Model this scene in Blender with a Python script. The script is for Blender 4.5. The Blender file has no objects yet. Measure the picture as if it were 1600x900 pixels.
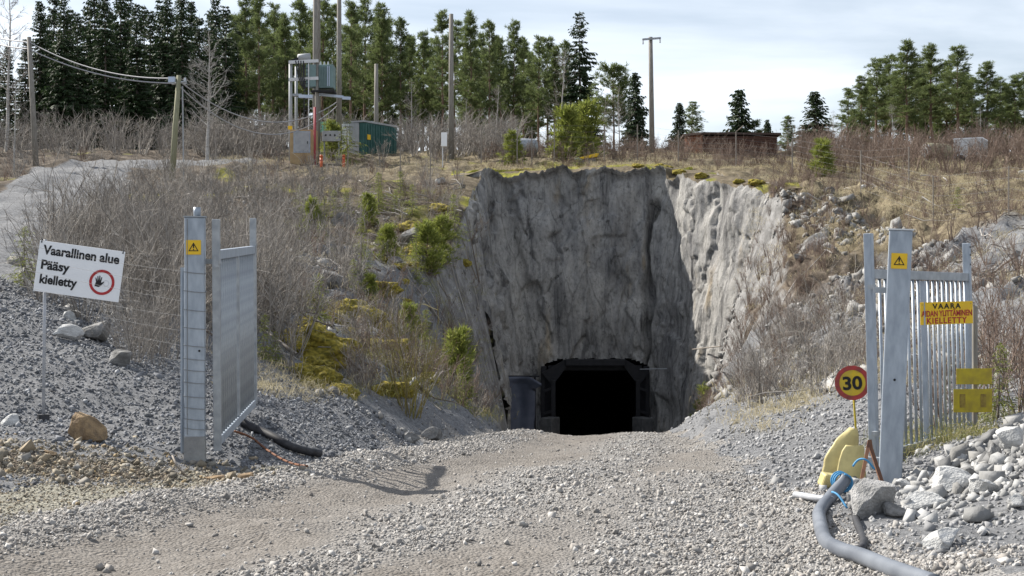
import bpy, math, random
import numpy as np
from mathutils import Vector, Matrix, Euler
PI = math.pi
random.seed(7); RNG = np.random.default_rng(11)
S = bpy.context.scene
COL = S.collection
F = 2222.0                      # focal length in photo pixels (50 mm on 36 mm)
CAMZ = 1.7

# ------------------------------------------------------------------ camera
cam = bpy.data.cameras.new('camera'); camo = bpy.data.objects.new('camera', cam); COL.objects.link(camo)
camo.location = (0, 0, CAMZ); camo.rotation_euler = (PI/2, 0, 0)
cam.lens = 50; cam.sensor_width = 36; cam.shift_y = 0.00625; cam.clip_end = 6000; cam.clip_start = 0.1
S.camera = camo
# ------------------------------------------------------------------ sky and sun
SUN_EL, SUN_AZ = math.radians(40), math.radians(56)       # azimuth from +Y towards -X
w = bpy.data.worlds.new('World'); S.world = w; w.use_nodes = True
nt = w.node_tree; nd = nt.nodes; lk = nt.links; nd.clear()
out = nd.new('ShaderNodeOutputWorld'); bg = nd.new('ShaderNodeBackground'); lk.new(bg.outputs[0], out.inputs[0])
sky = nd.new('ShaderNodeTexSky'); sky.sky_type = 'NISHITA'; sky.sun_disc = False
sky.sun_elevation = SUN_EL; sky.sun_rotation = -SUN_AZ; sky.air_density = 1.0; sky.dust_density = 1.2; sky.ozone_density = 1.5
tc = nd.new('ShaderNodeTexCoord'); sp = nd.new('ShaderNodeSeparateXYZ'); lk.new(tc.outputs['Generated'], sp.inputs[0])
def wm(op, a, b=None):
    n = nd.new('ShaderNodeMath'); n.operation = op
    for i, v in enumerate((a, b)):
        if v is None: continue
        if isinstance(v, (int, float)): n.inputs[i].default_value = v
        else: lk.new(v, n.inputs[i])
    return n.outputs[0]
den = wm('ADD', wm('MAXIMUM', sp.outputs[2], 0.0), 0.12)
cb = nd.new('ShaderNodeCombineXYZ'); lk.new(wm('DIVIDE', sp.outputs[0], den), cb.inputs[0]); lk.new(wm('DIVIDE', sp.outputs[1], den), cb.inputs[1])
cn = nd.new('ShaderNodeTexNoise'); cn.inputs['Scale'].default_value = 0.75; cn.inputs['Detail'].default_value = 7; cn.inputs['Roughness'].default_value = 0.52; cn.inputs['Distortion'].default_value = 0.5
lk.new(cb.outputs[0], cn.inputs['Vector'])
cr = nd.new('ShaderNodeValToRGB'); cr.color_ramp.elements[0].position = 0.36; cr.color_ramp.elements[1].position = 0.62
lk.new(cn.outputs[0], cr.inputs[0])
cmx = nd.new('ShaderNodeMix'); cmx.data_type = 'RGBA'; cmx.inputs[7].default_value = (12.6, 13.3, 14.2, 1)
haze_ = wm('MULTIPLY', wm('POWER', wm('SUBTRACT', 1.0, wm('MAXIMUM', sp.outputs[2], 0.0)), 6.0), 0.42)
lk.new(wm('MINIMUM', wm('ADD', wm('ADD', wm('MULTIPLY', cr.outputs[0], 0.5), 0.1), haze_), 1.0), cmx.inputs[0]); lk.new(sky.outputs[0], cmx.inputs[6]); lk.new(cmx.outputs[2], bg.inputs[0])
bg.inputs[1].default_value = 0.058
sl = bpy.data.lights.new('sun', 'SUN'); sl.energy = 5.0; sl.angle = math.radians(0.53); sl.color = (1.0, 0.95, 0.87)
so = bpy.data.objects.new('sun', sl); COL.objects.link(so)
sd = Vector((-math.sin(SUN_AZ)*math.cos(SUN_EL), math.cos(SUN_AZ)*math.cos(SUN_EL), math.sin(SUN_EL)))
so.rotation_euler = sd.to_track_quat('Z', 'Y').to_euler()
vs = S.view_settings; vs.view_transform = 'Standard'; vs.look = 'None'; vs.exposure = 0.9; vs.gamma = 1.0; vs.use_curve_mapping = False

# ------------------------------------------------------------------ noise
def _h(ix, iy, iz, seed):
    n = (ix.astype(np.int64)*374761393 + iy.astype(np.int64)*668265263 + iz.astype(np.int64)*2147483647 + seed*974711) & 0xffffffff
    n = ((n ^ (n >> 13))*1274126177) & 0xffffffff
    n = ((n ^ (n >> 16))*2246822519) & 0xffffffff
    return ((n ^ (n >> 15)) & 0xffff)/32767.5 - 1.0
def vnoise(x, y, z=None, seed=0):
    x = np.asarray(x, float); y = np.asarray(y, float); z = np.zeros_like(x) if z is None else np.asarray(z, float)
    x, y, z = np.broadcast_arrays(x, y, z)
    i, j, k = np.floor(x), np.floor(y), np.floor(z)
    f, g, h = x-i, y-j, z-k
    f, g, h = [t*t*t*(t*(t*6-15)+10) for t in (f, g, h)]
    r = 0
    for a in (0, 1):
        for b in (0, 1):
            for c in (0, 1):
                r = r + _h(i+a, j+b, k+c, seed)*(f if a else 1-f)*(g if b else 1-g)*(h if c else 1-h)
    return r
def fbm(x, y, z=None, o=4, seed=0, gain=0.5):
    r, a = 0, 1.0
    for q in range(o):
        r = r + a*vnoise(np.asarray(x)*2**q, np.asarray(y)*2**q, None if z is None else np.asarray(z)*2**q, seed+q*17); a *= gain
    return r
def sstep(a, b, x): t = np.clip((np.asarray(x, float)-a)/(b-a), 0, 1); return t*t*(3-2*t)

# ------------------------------------------------------------------ materials
M = {}
def material(name, c1, c2=None, rough=0.8, scale=4.0, bump=0.0, bscale=30.0, metal=0.0, island=None, stretch=None, detail=5, trans=0.0, spec=0.3, lo=0.35, hi=0.65):
    m = bpy.data.materials.new(name); m.use_nodes = True; n = m.node_tree.nodes; l = m.node_tree.links
    b = n['Principled BSDF']; b.inputs['Roughness'].default_value = rough; b.inputs['Metallic'].default_value = metal
    b.inputs['Specular IOR Level'].default_value = spec
    t = n.new('ShaderNodeTexCoord'); vec = t.outputs['Object']
    if stretch:
        mp = n.new('ShaderNodeMapping'); mp.inputs['Scale'].default_value = stretch; l.new(vec, mp.inputs[0]); vec = mp.outputs[0]
    col = None
    if c2 is not None:
        x = n.new('ShaderNodeTexNoise'); x.inputs['Scale'].default_value = scale; x.inputs['Detail'].default_value = detail; l.new(vec, x.inputs['Vector'])
        r = n.new('ShaderNodeValToRGB'); r.color_ramp.elements[0].position = lo; r.color_ramp.elements[1].position = hi
        r.color_ramp.elements[0].color = (*c1, 1); r.color_ramp.elements[1].color = (*c2, 1); l.new(x.outputs[0], r.inputs[0]); col = r.outputs[0]
    if island is not None:
        g = n.new('ShaderNodeNewGeometry'); r2 = n.new('ShaderNodeValToRGB'); r2.color_ramp.elements.remove(r2.color_ramp.elements[1])
        for i, c in enumerate(island):
            e = r2.color_ramp.elements[0] if i == 0 else r2.color_ramp.elements.new(i/(len(island)-1)); e.color = (*c, 1)
        l.new(g.outputs['Random Per Island'], r2.inputs[0])
        if col is None: col = r2.outputs[0]
        else:
            mx = n.new('ShaderNodeMix'); mx.data_type = 'RGBA'; mx.inputs[0].default_value = 0.6; l.new(col, mx.inputs[6]); l.new(r2.outputs[0], mx.inputs[7]); col = mx.outputs[2]
    if col is None: b.inputs['Base Color'].default_value = (*c1, 1)
    else: l.new(col, b.inputs['Base Color'])
    if bump:
        x = n.new('ShaderNodeTexNoise'); x.inputs['Scale'].default_value = bscale; x.inputs['Detail'].default_value = 6; l.new(vec, x.inputs['Vector'])
        bp = n.new('ShaderNodeBump'); bp.inputs['Strength'].default_value = bump; bp.inputs['Distance'].default_value = 0.05; l.new(x.outputs[0], bp.inputs['Height']); l.new(bp.outputs[0], b.inputs['Normal'])
    if trans:
        tr = n.new('ShaderNodeBsdfTranslucent'); ms = n.new('ShaderNodeMixShader'); ms.inputs[0].default_value = trans
        l.new(col, tr.inputs[0]) if col is not None else setattr(tr.inputs[0], 'default_value', (*c1, 1))
        l.new(b.outputs[0], ms.inputs[1]); l.new(tr.outputs[0], ms.inputs[2]); l.new(ms.outputs[0], n['Material Output'].inputs[0])
    M[name] = m; return m
material('galvanised', (.21, .245, .29), (.39, .435, .49), .5, 5, .06, 40, .3, spec=.5, stretch=(3, 3, 1.0), detail=9, lo=.15, hi=.75)
material('galv_dark', (.25, .27, .29), (.36, .38, .4), .55, 8, .05, 40, .35, spec=.5)
material('sheet_metal', (.34, .37, .40), (.44, .47, .5), .5, 3, .04, 20, .3, stretch=(4, 4, .6), spec=.5)
material('white_sign', (.80, .81, .83), (.76, .77, .79), .4, 3)
material('black_paint', (.012, .012, .014), rough=.5)
material('red_paint', (.42, .03, .035), (.34, .03, .03), .5, 9)
material('yellow_paint', (.78, .50, .02), (.70, .44, .03), .5, 7)
material('mark_faded', (.22, .15, .04), (.32, .24, .05), .8, 20)
material('sign_yellow', (.62, .44, .03), (.42, .31, .06), .6, 9, lo=.4, hi=.75)
material('red_worn', (.40, .05, .05), (.22, .06, .05), .7, 14)
material('yellow_faded', (.48, .38, .03), (.34, .26, .04), .7, 9)
material('tank_top', (.34, .32, .2), (.27, .26, .18), .7, 3)
material('faint_grey', (.5, .5, .52), rough=.5)
material('rubber', (.02, .02, .022), (.045, .045, .05), .6, 12)
material('hose', (.075, .085, .105), (.17, .185, .21), .45, 2.5, lo=.3, hi=.7)
material('pale_pipe', (.42, .43, .46), (.32, .33, .35), .5, 6)
material('rust', (.20, .085, .04), (.12, .055, .035), .85, 12)
material('strap', (.16, .075, .035), (.11, .05, .03), .7, 12)
material('blue_rope', (.06, .24, .44), rough=.6)
material('shell_rim', (.20, .15, .06), (.34, .27, .1), .8, 14)
material('shell', (.60, .51, .23), (.42, .35, .16), .55, 5, .1, 18)
material('wood_pole', (.17, .155, .135), (.26, .245, .22), .85, 5, .1, 30, stretch=(5, 5, .5))
material('wood_green', (.20, .20, .12), (.27, .26, .18), .85, 5, .1, 30, stretch=(5, 5, .5))
material('plywood', (.42, .30, .16), (.34, .24, .13), .8, 3)
material('brown_board', (.11, .055, .038), (.075, .04, .03), .85, 3, stretch=(1, 1, 4))
material('brown_side', (.24, .11, .065), (.19, .085, .05), .85, 3)
material('dark_roof', (.05, .035, .03), (.08, .055, .045), .9, 5)
material('teal_box', (.15, .22, .22), (.18, .26, .26), .5, 3)
material('green_box', (.025, .085, .078), (.04, .11, .10), .5, 3)
material('mint', (.14, .38, .27), (.2, .45, .34), .6, 3)
material('grey_box', (.30, .31, .32), (.36, .37, .38), .6, 4)
material('white_box', (.66, .67, .68), (.56, .57, .58), .6, 4)
material('pale_blue', (.42, .50, .62), (.5, .57, .68), .5, 3)
material('orange', (.60, .13, .04), (.5, .11, .04), .5, 5)
material('dark_red', (.34, .06, .07), rough=.6)
material('wire', (.2, .2, .2), rough=.6)
material('cable', (.30, .30, .31), rough=.6)
material('insulator', (.5, .52, .54), rough=.3)
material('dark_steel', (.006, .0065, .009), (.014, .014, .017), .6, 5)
material('tarp', (.07, .08, .11), (.095, .105, .14), .55, 3)
material('dark_concrete', (.07, .07, .07), (.12, .12, .12), .85, 4, .2, 20)  # darker copy of concrete: shade at the tunnel mouth put into the colour
material('concrete', (.22, .22, .22), (.30, .30, .29), .9, 5, .2, 30)
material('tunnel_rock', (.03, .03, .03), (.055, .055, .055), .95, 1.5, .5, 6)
material('rock_grey', (.10, .098, .094), (.27, .265, .26), .9, 2.2, .5, 12, lo=.3, hi=.7)
material('rock_mid', (.19, .187, .18), (.37, .365, .36), .9, 3, .5, 12, lo=.3, hi=.7)
material('rock_pale', (.36, .36, .355), (.56, .56, .55), .9, 2.5, .5, 12, lo=.3, hi=.7)
material('rock_brown', (.17, .12, .075), (.33, .23, .13), .9, 2.5, .5, 12)
material('gravel_pale', (.3, .3, .3), None, .95, island=[(.13, .122, .114), (.25, .236, .22), (.34, .328, .31), (.28, .258, .235), (.44, .428, .412), (.20, .18, .163)])
material('gravel_blue', (.2, .2, .2), None, .9, island=[(.06, .063, .07), (.13, .135, .148), (.20, .207, .225), (.105, .11, .115), (.30, .31, .33)])
material('gravel_soil', (.2, .2, .2), None, .95, island=[(.17, .14, .10), (.25, .22, .17), (.10, .09, .075), (.32, .28, .21), (.22, .215, .205), (.27, .20, .11)])
material('gravel_grey', (.2, .2, .2), None, .95, island=[(.14, .14, .143), (.23, .23, .235), (.32, .32, .325), (.19, .188, .185), (.42, .42, .42)])
material('rubble_pale', (.2, .2, .2), None, .95, bump=.3, bscale=14, island=[(.15, .15, .15), (.27, .268, .262), (.42, .42, .415), (.21, .205, .195)])
material('rubble', (.2, .2, .2), None, .95, bump=.3, bscale=14, island=[(.13, .125, .12), (.24, .235, .225), (.33, .325, .315), (.19, .175, .155)])
material('moss', (.12, .105, .02), (.36, .285, .045), .95, 6, .6, 50, lo=.35, hi=.65)
material('twig_grey', (.1, .1, .1), None, .9, island=[(.12, .105, .09), (.22, .20, .18), (.36, .335, .305), (.16, .135, .11)])
material('twig_brown', (.1, .1, .1), None, .9, island=[(.11, .08, .06), (.20, .15, .12), (.15, .10, .08), (.3, .255, .215)])
material('heather', (.1, .1, .1), None, .9, island=[(.07, .04, .03), (.12, .07, .055), (.10, .06, .04), (.17, .12, .09)])
material('twig_willow', (.1, .1, .1), None, .8, island=[(.16, .15, .04), (.25, .22, .06), (.2, .16, .07), (.13, .11, .05)])
material('dead_wood', (.1, .1, .1), None, .9, island=[(.28, .26, .24), (.4, .38, .36), (.18, .15, .12), (.10, .08, .07)])
material('birch_bark', (.45, .44, .42), (.26, .24, .22), .85, 6, stretch=(1, 1, 3))
material('spruce_bark', (.12, .095, .08), (.19, .165, .15), .95, 5)
material('pine_bark', (.16, .10, .07), (.22, .16, .12), .95, 3)
material('spruce_needles', (.03, .05, .02), None, .7, island=[(.018, .034, .013), (.03, .055, .02), (.042, .066, .024), (.024, .042, .018)], trans=.18)
material('pine_needles', (.05, .08, .03), None, .7, island=[(.08, .11, .04), (.13, .165, .06), (.18, .215, .085), (.105, .14, .055)], trans=.42)
material('sapling_needles', (.07, .12, .03), None, .7, island=[(.12, .15, .03), (.20, .235, .05), (.27, .29, .07), (.15, .18, .04)], trans=.45)
material('dry_grass', (.3, .25, .14), None, .85, island=[(.45, .39, .25), (.36, .31, .19), (.55, .49, .34), (.28, .24, .15)], trans=.35)
material('green_grass', (.3, .25, .14), None, .85, island=[(.16, .18, .05), (.25, .24, .09), (.36, .31, .17)], trans=.25)

# ground material: colour by cover attribute (R grey gravel, G dry grass, B moss), bare rock where steep
def ground_material():
    m = bpy.data.materials.new('ground_cover'); m.use_nodes = True; n = m.node_tree.nodes; l = m.node_tree.links
    b = n['Principled BSDF']; b.inputs['Roughness'].default_value = .95; b.inputs['Specular IOR Level'].default_value = .15
    t = n.new('ShaderNodeTexCoord'); vec = t.outputs['Object']
    def noise(s, d=6, r=.6):
        x = n.new('ShaderNodeTexNoise'); x.inputs['Scale'].default_value = s; x.inputs['Detail'].default_value = d; x.inputs['Roughness'].default_value = r; l.new(vec, x.inputs['Vector']); return x.outputs[0]
    def ramp(fac, stops):
        r = n.new('ShaderNodeValToRGB'); e = r.color_ramp.elements
        e[0].position, e[0].color = stops[0][0], (*stops[0][1], 1); e[1].position, e[1].color = stops[1][0], (*stops[1][1], 1)
        for p, c in stops[2:]: q = e.new(p); q.color = (*c, 1)
        l.new(fac, r.inputs[0]); return r.outputs[0]
    def mix(f, a, c):
        x = n.new('ShaderNodeMix'); x.data_type = 'RGBA'; l.new(f, x.inputs[0]); l.new(a, x.inputs[6]); l.new(c, x.inputs[7]); return x.outputs[2]
    at = n.new('ShaderNodeAttribute'); at.attribute_name = 'cover'; se = n.new('ShaderNodeSeparateColor'); l.new(at.outputs['Color'], se.inputs[0])
    litter = ramp(noise(2.3), [(.3, (.033, .026, .019)), (.5, (.085, .068, .052)), (.7, (.165, .135, .105))])
    grav = ramp(noise(18, 8, .75), [(.3, (.075, .075, .08)), (.5, (.165, .167, .172)), (.72, (.29, .292, .3))])
    grass = ramp(noise(3.5, 7, .7), [(.3, (.05, .04, .026)), (.5, (.14, .115, .075)), (.7, (.27, .225, .15))])
    moss = ramp(noise(3), [(.35, (.10, .11, .02)), (.65, (.27, .25, .04))])
    rock = ramp(noise(1.6, 8, .7), [(.3, (.08, .078, .075)), (.5, (.19, .185, .18)), (.7, (.34, .335, .33))])
    g = n.new('ShaderNodeNewGeometry'); sx = n.new('ShaderNodeSeparateXYZ'); l.new(g.outputs['Normal'], sx.inputs[0])
    def math_(op, a, c):
        x = n.new('ShaderNodeMath'); x.operation = op; x.use_clamp = True
        for i, v in enumerate((a, c)):
            if isinstance(v, float): x.inputs[i].default_value = v
            else: l.new(v, x.inputs[i])
        return x.outputs[0]
    steep = n.new('ShaderNodeMapRange'); steep.inputs[1].default_value = .72; steep.inputs[2].default_value = .5
    l.new(math_('ADD', sx.outputs[2], math_('MULTIPLY', noise(.9), .1)), steep.inputs[0])
    def thr(mask, s):
        x = n.new('ShaderNodeMapRange'); x.inputs[1].default_value = .42; x.inputs[2].default_value = .62
        l.new(math_('ADD', math_('MULTIPLY', mask, .75), math_('MULTIPLY', noise(s), .35)), x.inputs[0]); return x.outputs[0]
    c = mix(thr(se.outputs[1], 1.3), litter, grass)
    c = mix(steep.outputs[0], c, rock)
    c = mix(thr(se.outputs[2], 1.1), c, moss)
    c = mix(thr(se.outputs[0], 2.0), c, grav)
    l.new(c, b.inputs['Base Color'])
    bp = n.new('ShaderNodeBump'); bp.inputs['Strength'].default_value = .7; bp.inputs['Distance'].default_value = .06
    l.new(noise(9, 9, .75), bp.inputs['Height']); l.new(bp.outputs[0], b.inputs['Normal'])
    M['ground_cover'] = m
def road_material():
    m = bpy.data.materials.new('road_gravel'); m.use_nodes = True; n = m.node_tree.nodes; l = m.node_tree.links
    b = n['Principled BSDF']; b.inputs['Roughness'].default_value = .95; b.inputs['Specular IOR Level'].default_value = .15
    t = n.new('ShaderNodeTexCoord'); vec = t.outputs['Object']
    at = n.new('ShaderNodeAttribute'); at.attribute_name = 'cover'; se = n.new('ShaderNodeSeparateColor'); l.new(at.outputs['Color'], se.inputs[0])
    def noise(s, d=6, r=.65):
        x = n.new('ShaderNodeTexNoise'); x.inputs['Scale'].default_value = s; x.inputs['Detail'].default_value = d; x.inputs['Roughness'].default_value = r; l.new(vec, x.inputs['Vector']); return x.outputs[0]
    def ramp(f, a, c, lo=.35, hi=.68):
        r = n.new('ShaderNodeValToRGB'); e = r.color_ramp.elements; e[0].position = lo; e[1].position = hi; e[0].color = (*a, 1); e[1].color = (*c, 1); l.new(f, r.inputs[0]); return r.outputs[0]
    def mix(f, a, c):
        x = n.new('ShaderNodeMix'); x.data_type = 'RGBA'; l.new(f, x.inputs[0]); l.new(a, x.inputs[6]); l.new(c, x.inputs[7]); return x.outputs[2]
    pale = ramp(noise(26, 8, .8), (.16, .153, .147), (.37, .36, .345))
    comp = ramp(noise(9, 9, .75), (.14, .126, .112), (.24, .222, .202))
    fine = ramp(noise(22, 8, .8), (.17, .16, .125), (.33, .315, .265))
    c = mix(se.outputs[0], pale, comp); c = mix(se.outputs[1], c, fine)
    vo = n.new('ShaderNodeTexVoronoi'); vo.inputs['Scale'].default_value = 38; l.new(vec, vo.inputs['Vector'])
    l.new(c, b.inputs['Base Color'])
    ad = n.new('ShaderNodeMath'); ad.operation = 'SUBTRACT'; l.new(noise(30, 6), ad.inputs[0]); l.new(vo.outputs['Distance'], ad.inputs[1])
    bp = n.new('ShaderNodeBump'); bp.inputs['Strength'].default_value = .8; bp.inputs['Distance'].default_value = .03; l.new(ad.outputs[0], bp.inputs['Height']); l.new(bp.outputs[0], b.inputs['Normal'])
    M['road_gravel'] = m
def shotcrete_material():
    m = bpy.data.materials.new('shotcrete'); m.use_nodes = True; n = m.node_tree.nodes; l = m.node_tree.links
    b = n['Principled BSDF']; b.inputs['Roughness'].default_value = .9; b.inputs['Specular IOR Level'].default_value = .25
    t = n.new('ShaderNodeTexCoord')
    def noise(s, st, d=6, r=.62, dist=0):
        mp = n.new('ShaderNodeMapping'); mp.inputs['Scale'].default_value = st; l.new(t.outputs['Object'], mp.inputs[0])
        x = n.new('ShaderNodeTexNoise'); x.inputs['Scale'].default_value = s; x.inputs['Detail'].default_value = d; x.inputs['Roughness'].default_value = r; x.inputs['Distortion'].default_value = dist; l.new(mp.outputs[0], x.inputs['Vector']); return x.outputs[0]
    def ramp(f, stops):
        r = n.new('ShaderNodeValToRGB'); e = r.color_ramp.elements
        e[0].position, e[0].color = stops[0][0], (*stops[0][1], 1); e[1].position, e[1].color = stops[1][0], (*stops[1][1], 1)
        for p, c in stops[2:]: q = e.new(p); q.color = (*c, 1)
        l.new(f, r.inputs[0]); return r.outputs[0]
    def mul(a, c, f=1.0):
        x = n.new('ShaderNodeMix'); x.data_type = 'RGBA'; x.blend_type = 'MULTIPLY'; x.inputs[0].default_value = f; l.new(a, x.inputs[6]); l.new(c, x.inputs[7]); return x.outputs[2]
    base = ramp(noise(.55, (1, 1, .5), 8, .65), [(.3, (.205, .203, .205)), (.5, (.31, .303, .292)), (.7, (.42, .407, .385))])
    streak = ramp(noise(1.7, (1, 1, .13), 7, .7, .4), [(.36, (.36, .36, .37)), (.45, (.8, .8, .8)), (.58, (1.08, 1.07, 1.05))])
    blot = ramp(noise(2.6, (1, 1, .6), 5, .7, .8), [(.31, (.2, .19, .18)), (.41, (1, 1, 1))])
    c = mul(mul(base, streak), blot, .75)
    rustc = ramp(noise(.9, (1, 1, .3), 5, .6), [(.6, (1, 1, 1)), (.75, (1.0, .86, .66))])
    c = mul(c, rustc)
    speck = ramp(noise(7, (1, 1, .6), 9, .8), [(.36, (.35, .34, .33)), (.46, (.85, .85, .85)), (.62, (1.1, 1.1, 1.1))])
    c = mul(c, speck, .8)
    def cracks(sc, st, wdt):
        mp = n.new('ShaderNodeMapping'); mp.inputs['Scale'].default_value = st; l.new(t.outputs['Object'], mp.inputs[0])
        nz = n.new('ShaderNodeTexNoise'); nz.inputs['Scale'].default_value = 1.4; nz.inputs['Detail'].default_value = 5; l.new(mp.outputs[0], nz.inputs['Vector'])
        ad = n.new('ShaderNodeMix'); ad.data_type = 'VECTOR'; ad.inputs[0].default_value = .25; l.new(mp.outputs[0], ad.inputs[4]); l.new(nz.outputs['Color'], ad.inputs[5])
        vo = n.new('ShaderNodeTexVoronoi'); vo.feature = 'DISTANCE_TO_EDGE'; vo.inputs['Scale'].default_value = sc; l.new(ad.outputs[1], vo.inputs['Vector'])
        return ramp(vo.outputs['Distance'], [(0.0, (.22, .21, .2)), (wdt, (1, 1, 1))])
    c = mul(c, cracks(.75, (1, 1, .3), .018), .45)
    l.new(c, b.inputs['Base Color'])
    bp = n.new('ShaderNodeBump'); bp.inputs['Strength'].default_value = 1.0; bp.inputs['Distance'].default_value = .06
    l.new(noise(9, (1, 1, .8), 8, .75), bp.inputs['Height']); l.new(bp.outputs[0], b.inputs['Normal'])
    M['shotcrete'] = m
ground_material(); road_material(); shotcrete_material()

# ------------------------------------------------------------------ mesh helpers
def mesh_np(name, V, tris=None, quads=None, smooth=False):
    me = bpy.data.meshes.new(name); V = np.asarray(V, np.float32)
    nt_, nq = (0 if tris is None else len(tris)), (0 if quads is None else len(quads))
    me.vertices.add(len(V)); me.vertices.foreach_set('co', V.ravel())
    idx = np.concatenate([np.asarray(a, np.int32).ravel() for a in (tris, quads) if a is not None and len(a)])
    tot = np.concatenate([np.full(nt_, 3, np.int32), np.full(nq, 4, np.int32)])
    me.loops.add(len(idx)); me.loops.foreach_set('vertex_index', idx)
    me.polygons.add(nt_+nq); me.polygons.foreach_set('loop_start', np.concatenate([[0], np.cumsum(tot)[:-1]]).astype(np.int32)); me.polygons.foreach_set('loop_total', tot)
    if smooth: me.polygons.foreach_set('use_smooth', np.ones(nt_+nq, bool))
    me.update(calc_edges=True); me.validate()
    return me
def link(name, me, mat, parent=None, loc=None):
    o = bpy.data.objects.new(name, me); COL.objects.link(o)
    if mat and not me.materials: me.materials.append(M[mat])
    if parent: o.parent = parent
    if loc is not None: o.location = loc
    return o
def tag(o, label=None, cat=None, group=None, kind=None):
    for k, v in (('label', label), ('category', cat), ('group', group), ('kind', kind)):
        if v: o[k] = v
    return o
def thing(name, label, cat, loc, rz=0, group=None):
    o = bpy.data.objects.new(name, None); COL.objects.link(o); o.location = loc; o.rotation_euler = (0, 0, rz); o.empty_display_size = .2
    return tag(o, label, cat, group)
def clone(o, loc, rot=(0, 0, 0), scale=1.0, label=None, group=None):
    c = o.copy(); COL.objects.link(c); c.location = loc; c.rotation_euler = rot
    c.scale = scale if hasattr(scale, '__len__') else (scale,)*3
    tag(c, label, None, group)
    for ch in o.children:
        d = ch.copy(); COL.objects.link(d); d.parent = c
        for g in ch.children:
            e = g.copy(); COL.objects.link(e); e.parent = d
    return c
class MB:
    def __init__(s): s.v = []; s.f = []
    def add(s, V, Fc): k = len(s.v); s.v += [tuple(p) for p in V]; s.f += [tuple(i+k for i in f) for f in Fc]; return s
    def box(s, c, size, rot=None):
        x, y, z = (a/2 for a in size); R = rot.to_matrix() if isinstance(rot, Euler) else (rot or Matrix.Identity(3))
        V = [Vector(c)+R@Vector((a*x, b*y, d*z)) for a in (-1, 1) for b in (-1, 1) for d in (-1, 1)]
        return s.add(V, [(0, 1, 3, 2), (4, 6, 7, 5), (0, 4, 5, 1), (2, 3, 7, 6), (0, 2, 6, 4), (1, 5, 7, 3)])
    def tube(s, pts, r, n=8, cap=True):
        pts = [Vector(p) for p in pts]; rr = r if hasattr(r, '__len__') else [r]*len(pts); V = []; Fc = []
        up = None
        for i, p in enumerate(pts):
            d = (pts[min(i+1, len(pts)-1)]-pts[max(i-1, 0)]).normalized()
            if up is None: up = Vector((0, 0, 1)) if abs(d.z) < .9 else Vector((1, 0, 0))
            a = d.cross(up).normalized(); b_ = a.cross(d); up = b_
            V += [p+rr[i]*(math.cos(2*PI*q/n)*a+math.sin(2*PI*q/n)*b_) for q in range(n)]
        for i in range(len(pts)-1):
            for q in range(n): Fc.append((i*n+q, i*n+(q+1) % n, (i+1)*n+(q+1) % n, (i+1)*n+q))
        if cap: Fc += [tuple(range(n))[::-1], tuple(range((len(pts)-1)*n, len(pts)*n))]
        return s.add(V, Fc)
    def prism(s, poly, d0, d1):      # polygon in local XZ, extruded along Y
        n = len(poly); V = [(x, d0, z) for x, z in poly]+[(x, d1, z) for x, z in poly]
        return s.add(V, [tuple(range(n)), tuple(range(n, 2*n))[::-1]]+[(i, i+n, (i+1) % n+n, (i+1) % n) for i in range(n)])
    def build(s, name, mat, parent=None, smooth=False, bevel=0):
        me = bpy.data.meshes.new(name); me.from_pydata(s.v, [], s.f); me.update()
        if smooth: me.polygons.foreach_set('use_smooth', np.ones(len(me.polygons), bool))
        o = link(name, me, mat, parent)
        if bevel:
            bm_ = o.modifiers.new('bevel', 'BEVEL'); bm_.width = bevel; bm_.segments = 2; bm_.limit_method = 'ANGLE'
        return o
def join_instances(T, P, Rm, Sc):
    """T: (verts, tris); P (n,3); Rm (n,3,3); Sc (n,3) or (n,) -> joined V, F"""
    tv, tf = T; n = len(P); Sc = np.asarray(Sc, float)
    if Sc.ndim == 1: Sc = Sc[:, None].repeat(3, 1)
    V = np.einsum('nij,nkj->nki', Rm, tv[None]*Sc[:, None, :])+P[:, None, :]
    Fc = tf[None]+(np.arange(n)*len(tv))[:, None, None]
    return V.reshape(-1, 3), Fc.reshape(-1, tf.shape[1])
def rotz(a):
    c, s = np.cos(a), np.sin(a); z = np.zeros_like(a); o = np.ones_like(a)
    return np.stack([np.stack([c, -s, z], -1), np.stack([s, c, z], -1), np.stack([z, z, o], -1)], -2)
def randrot(n):
    q = RNG.normal(size=(n, 4)); q /= np.linalg.norm(q, axis=1)[:, None]; w_, x, y, z = q.T
    return np.stack([np.stack([1-2*(y*y+z*z), 2*(x*y-z*w_), 2*(x*z+y*w_)], -1), np.stack([2*(x*y+z*w_), 1-2*(x*x+z*z), 2*(y*z-x*w_)], -1), np.stack([2*(x*z-y*w_), 2*(y*z+x*w_), 1-2*(x*x+y*y)], -1)], -2)
def merge(parts):
    V = []; Fc = []; k = 0
    for v, f in parts: V.append(v); Fc.append(f+k); k += len(v)
    return np.concatenate(V), np.concatenate(Fc)

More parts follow.
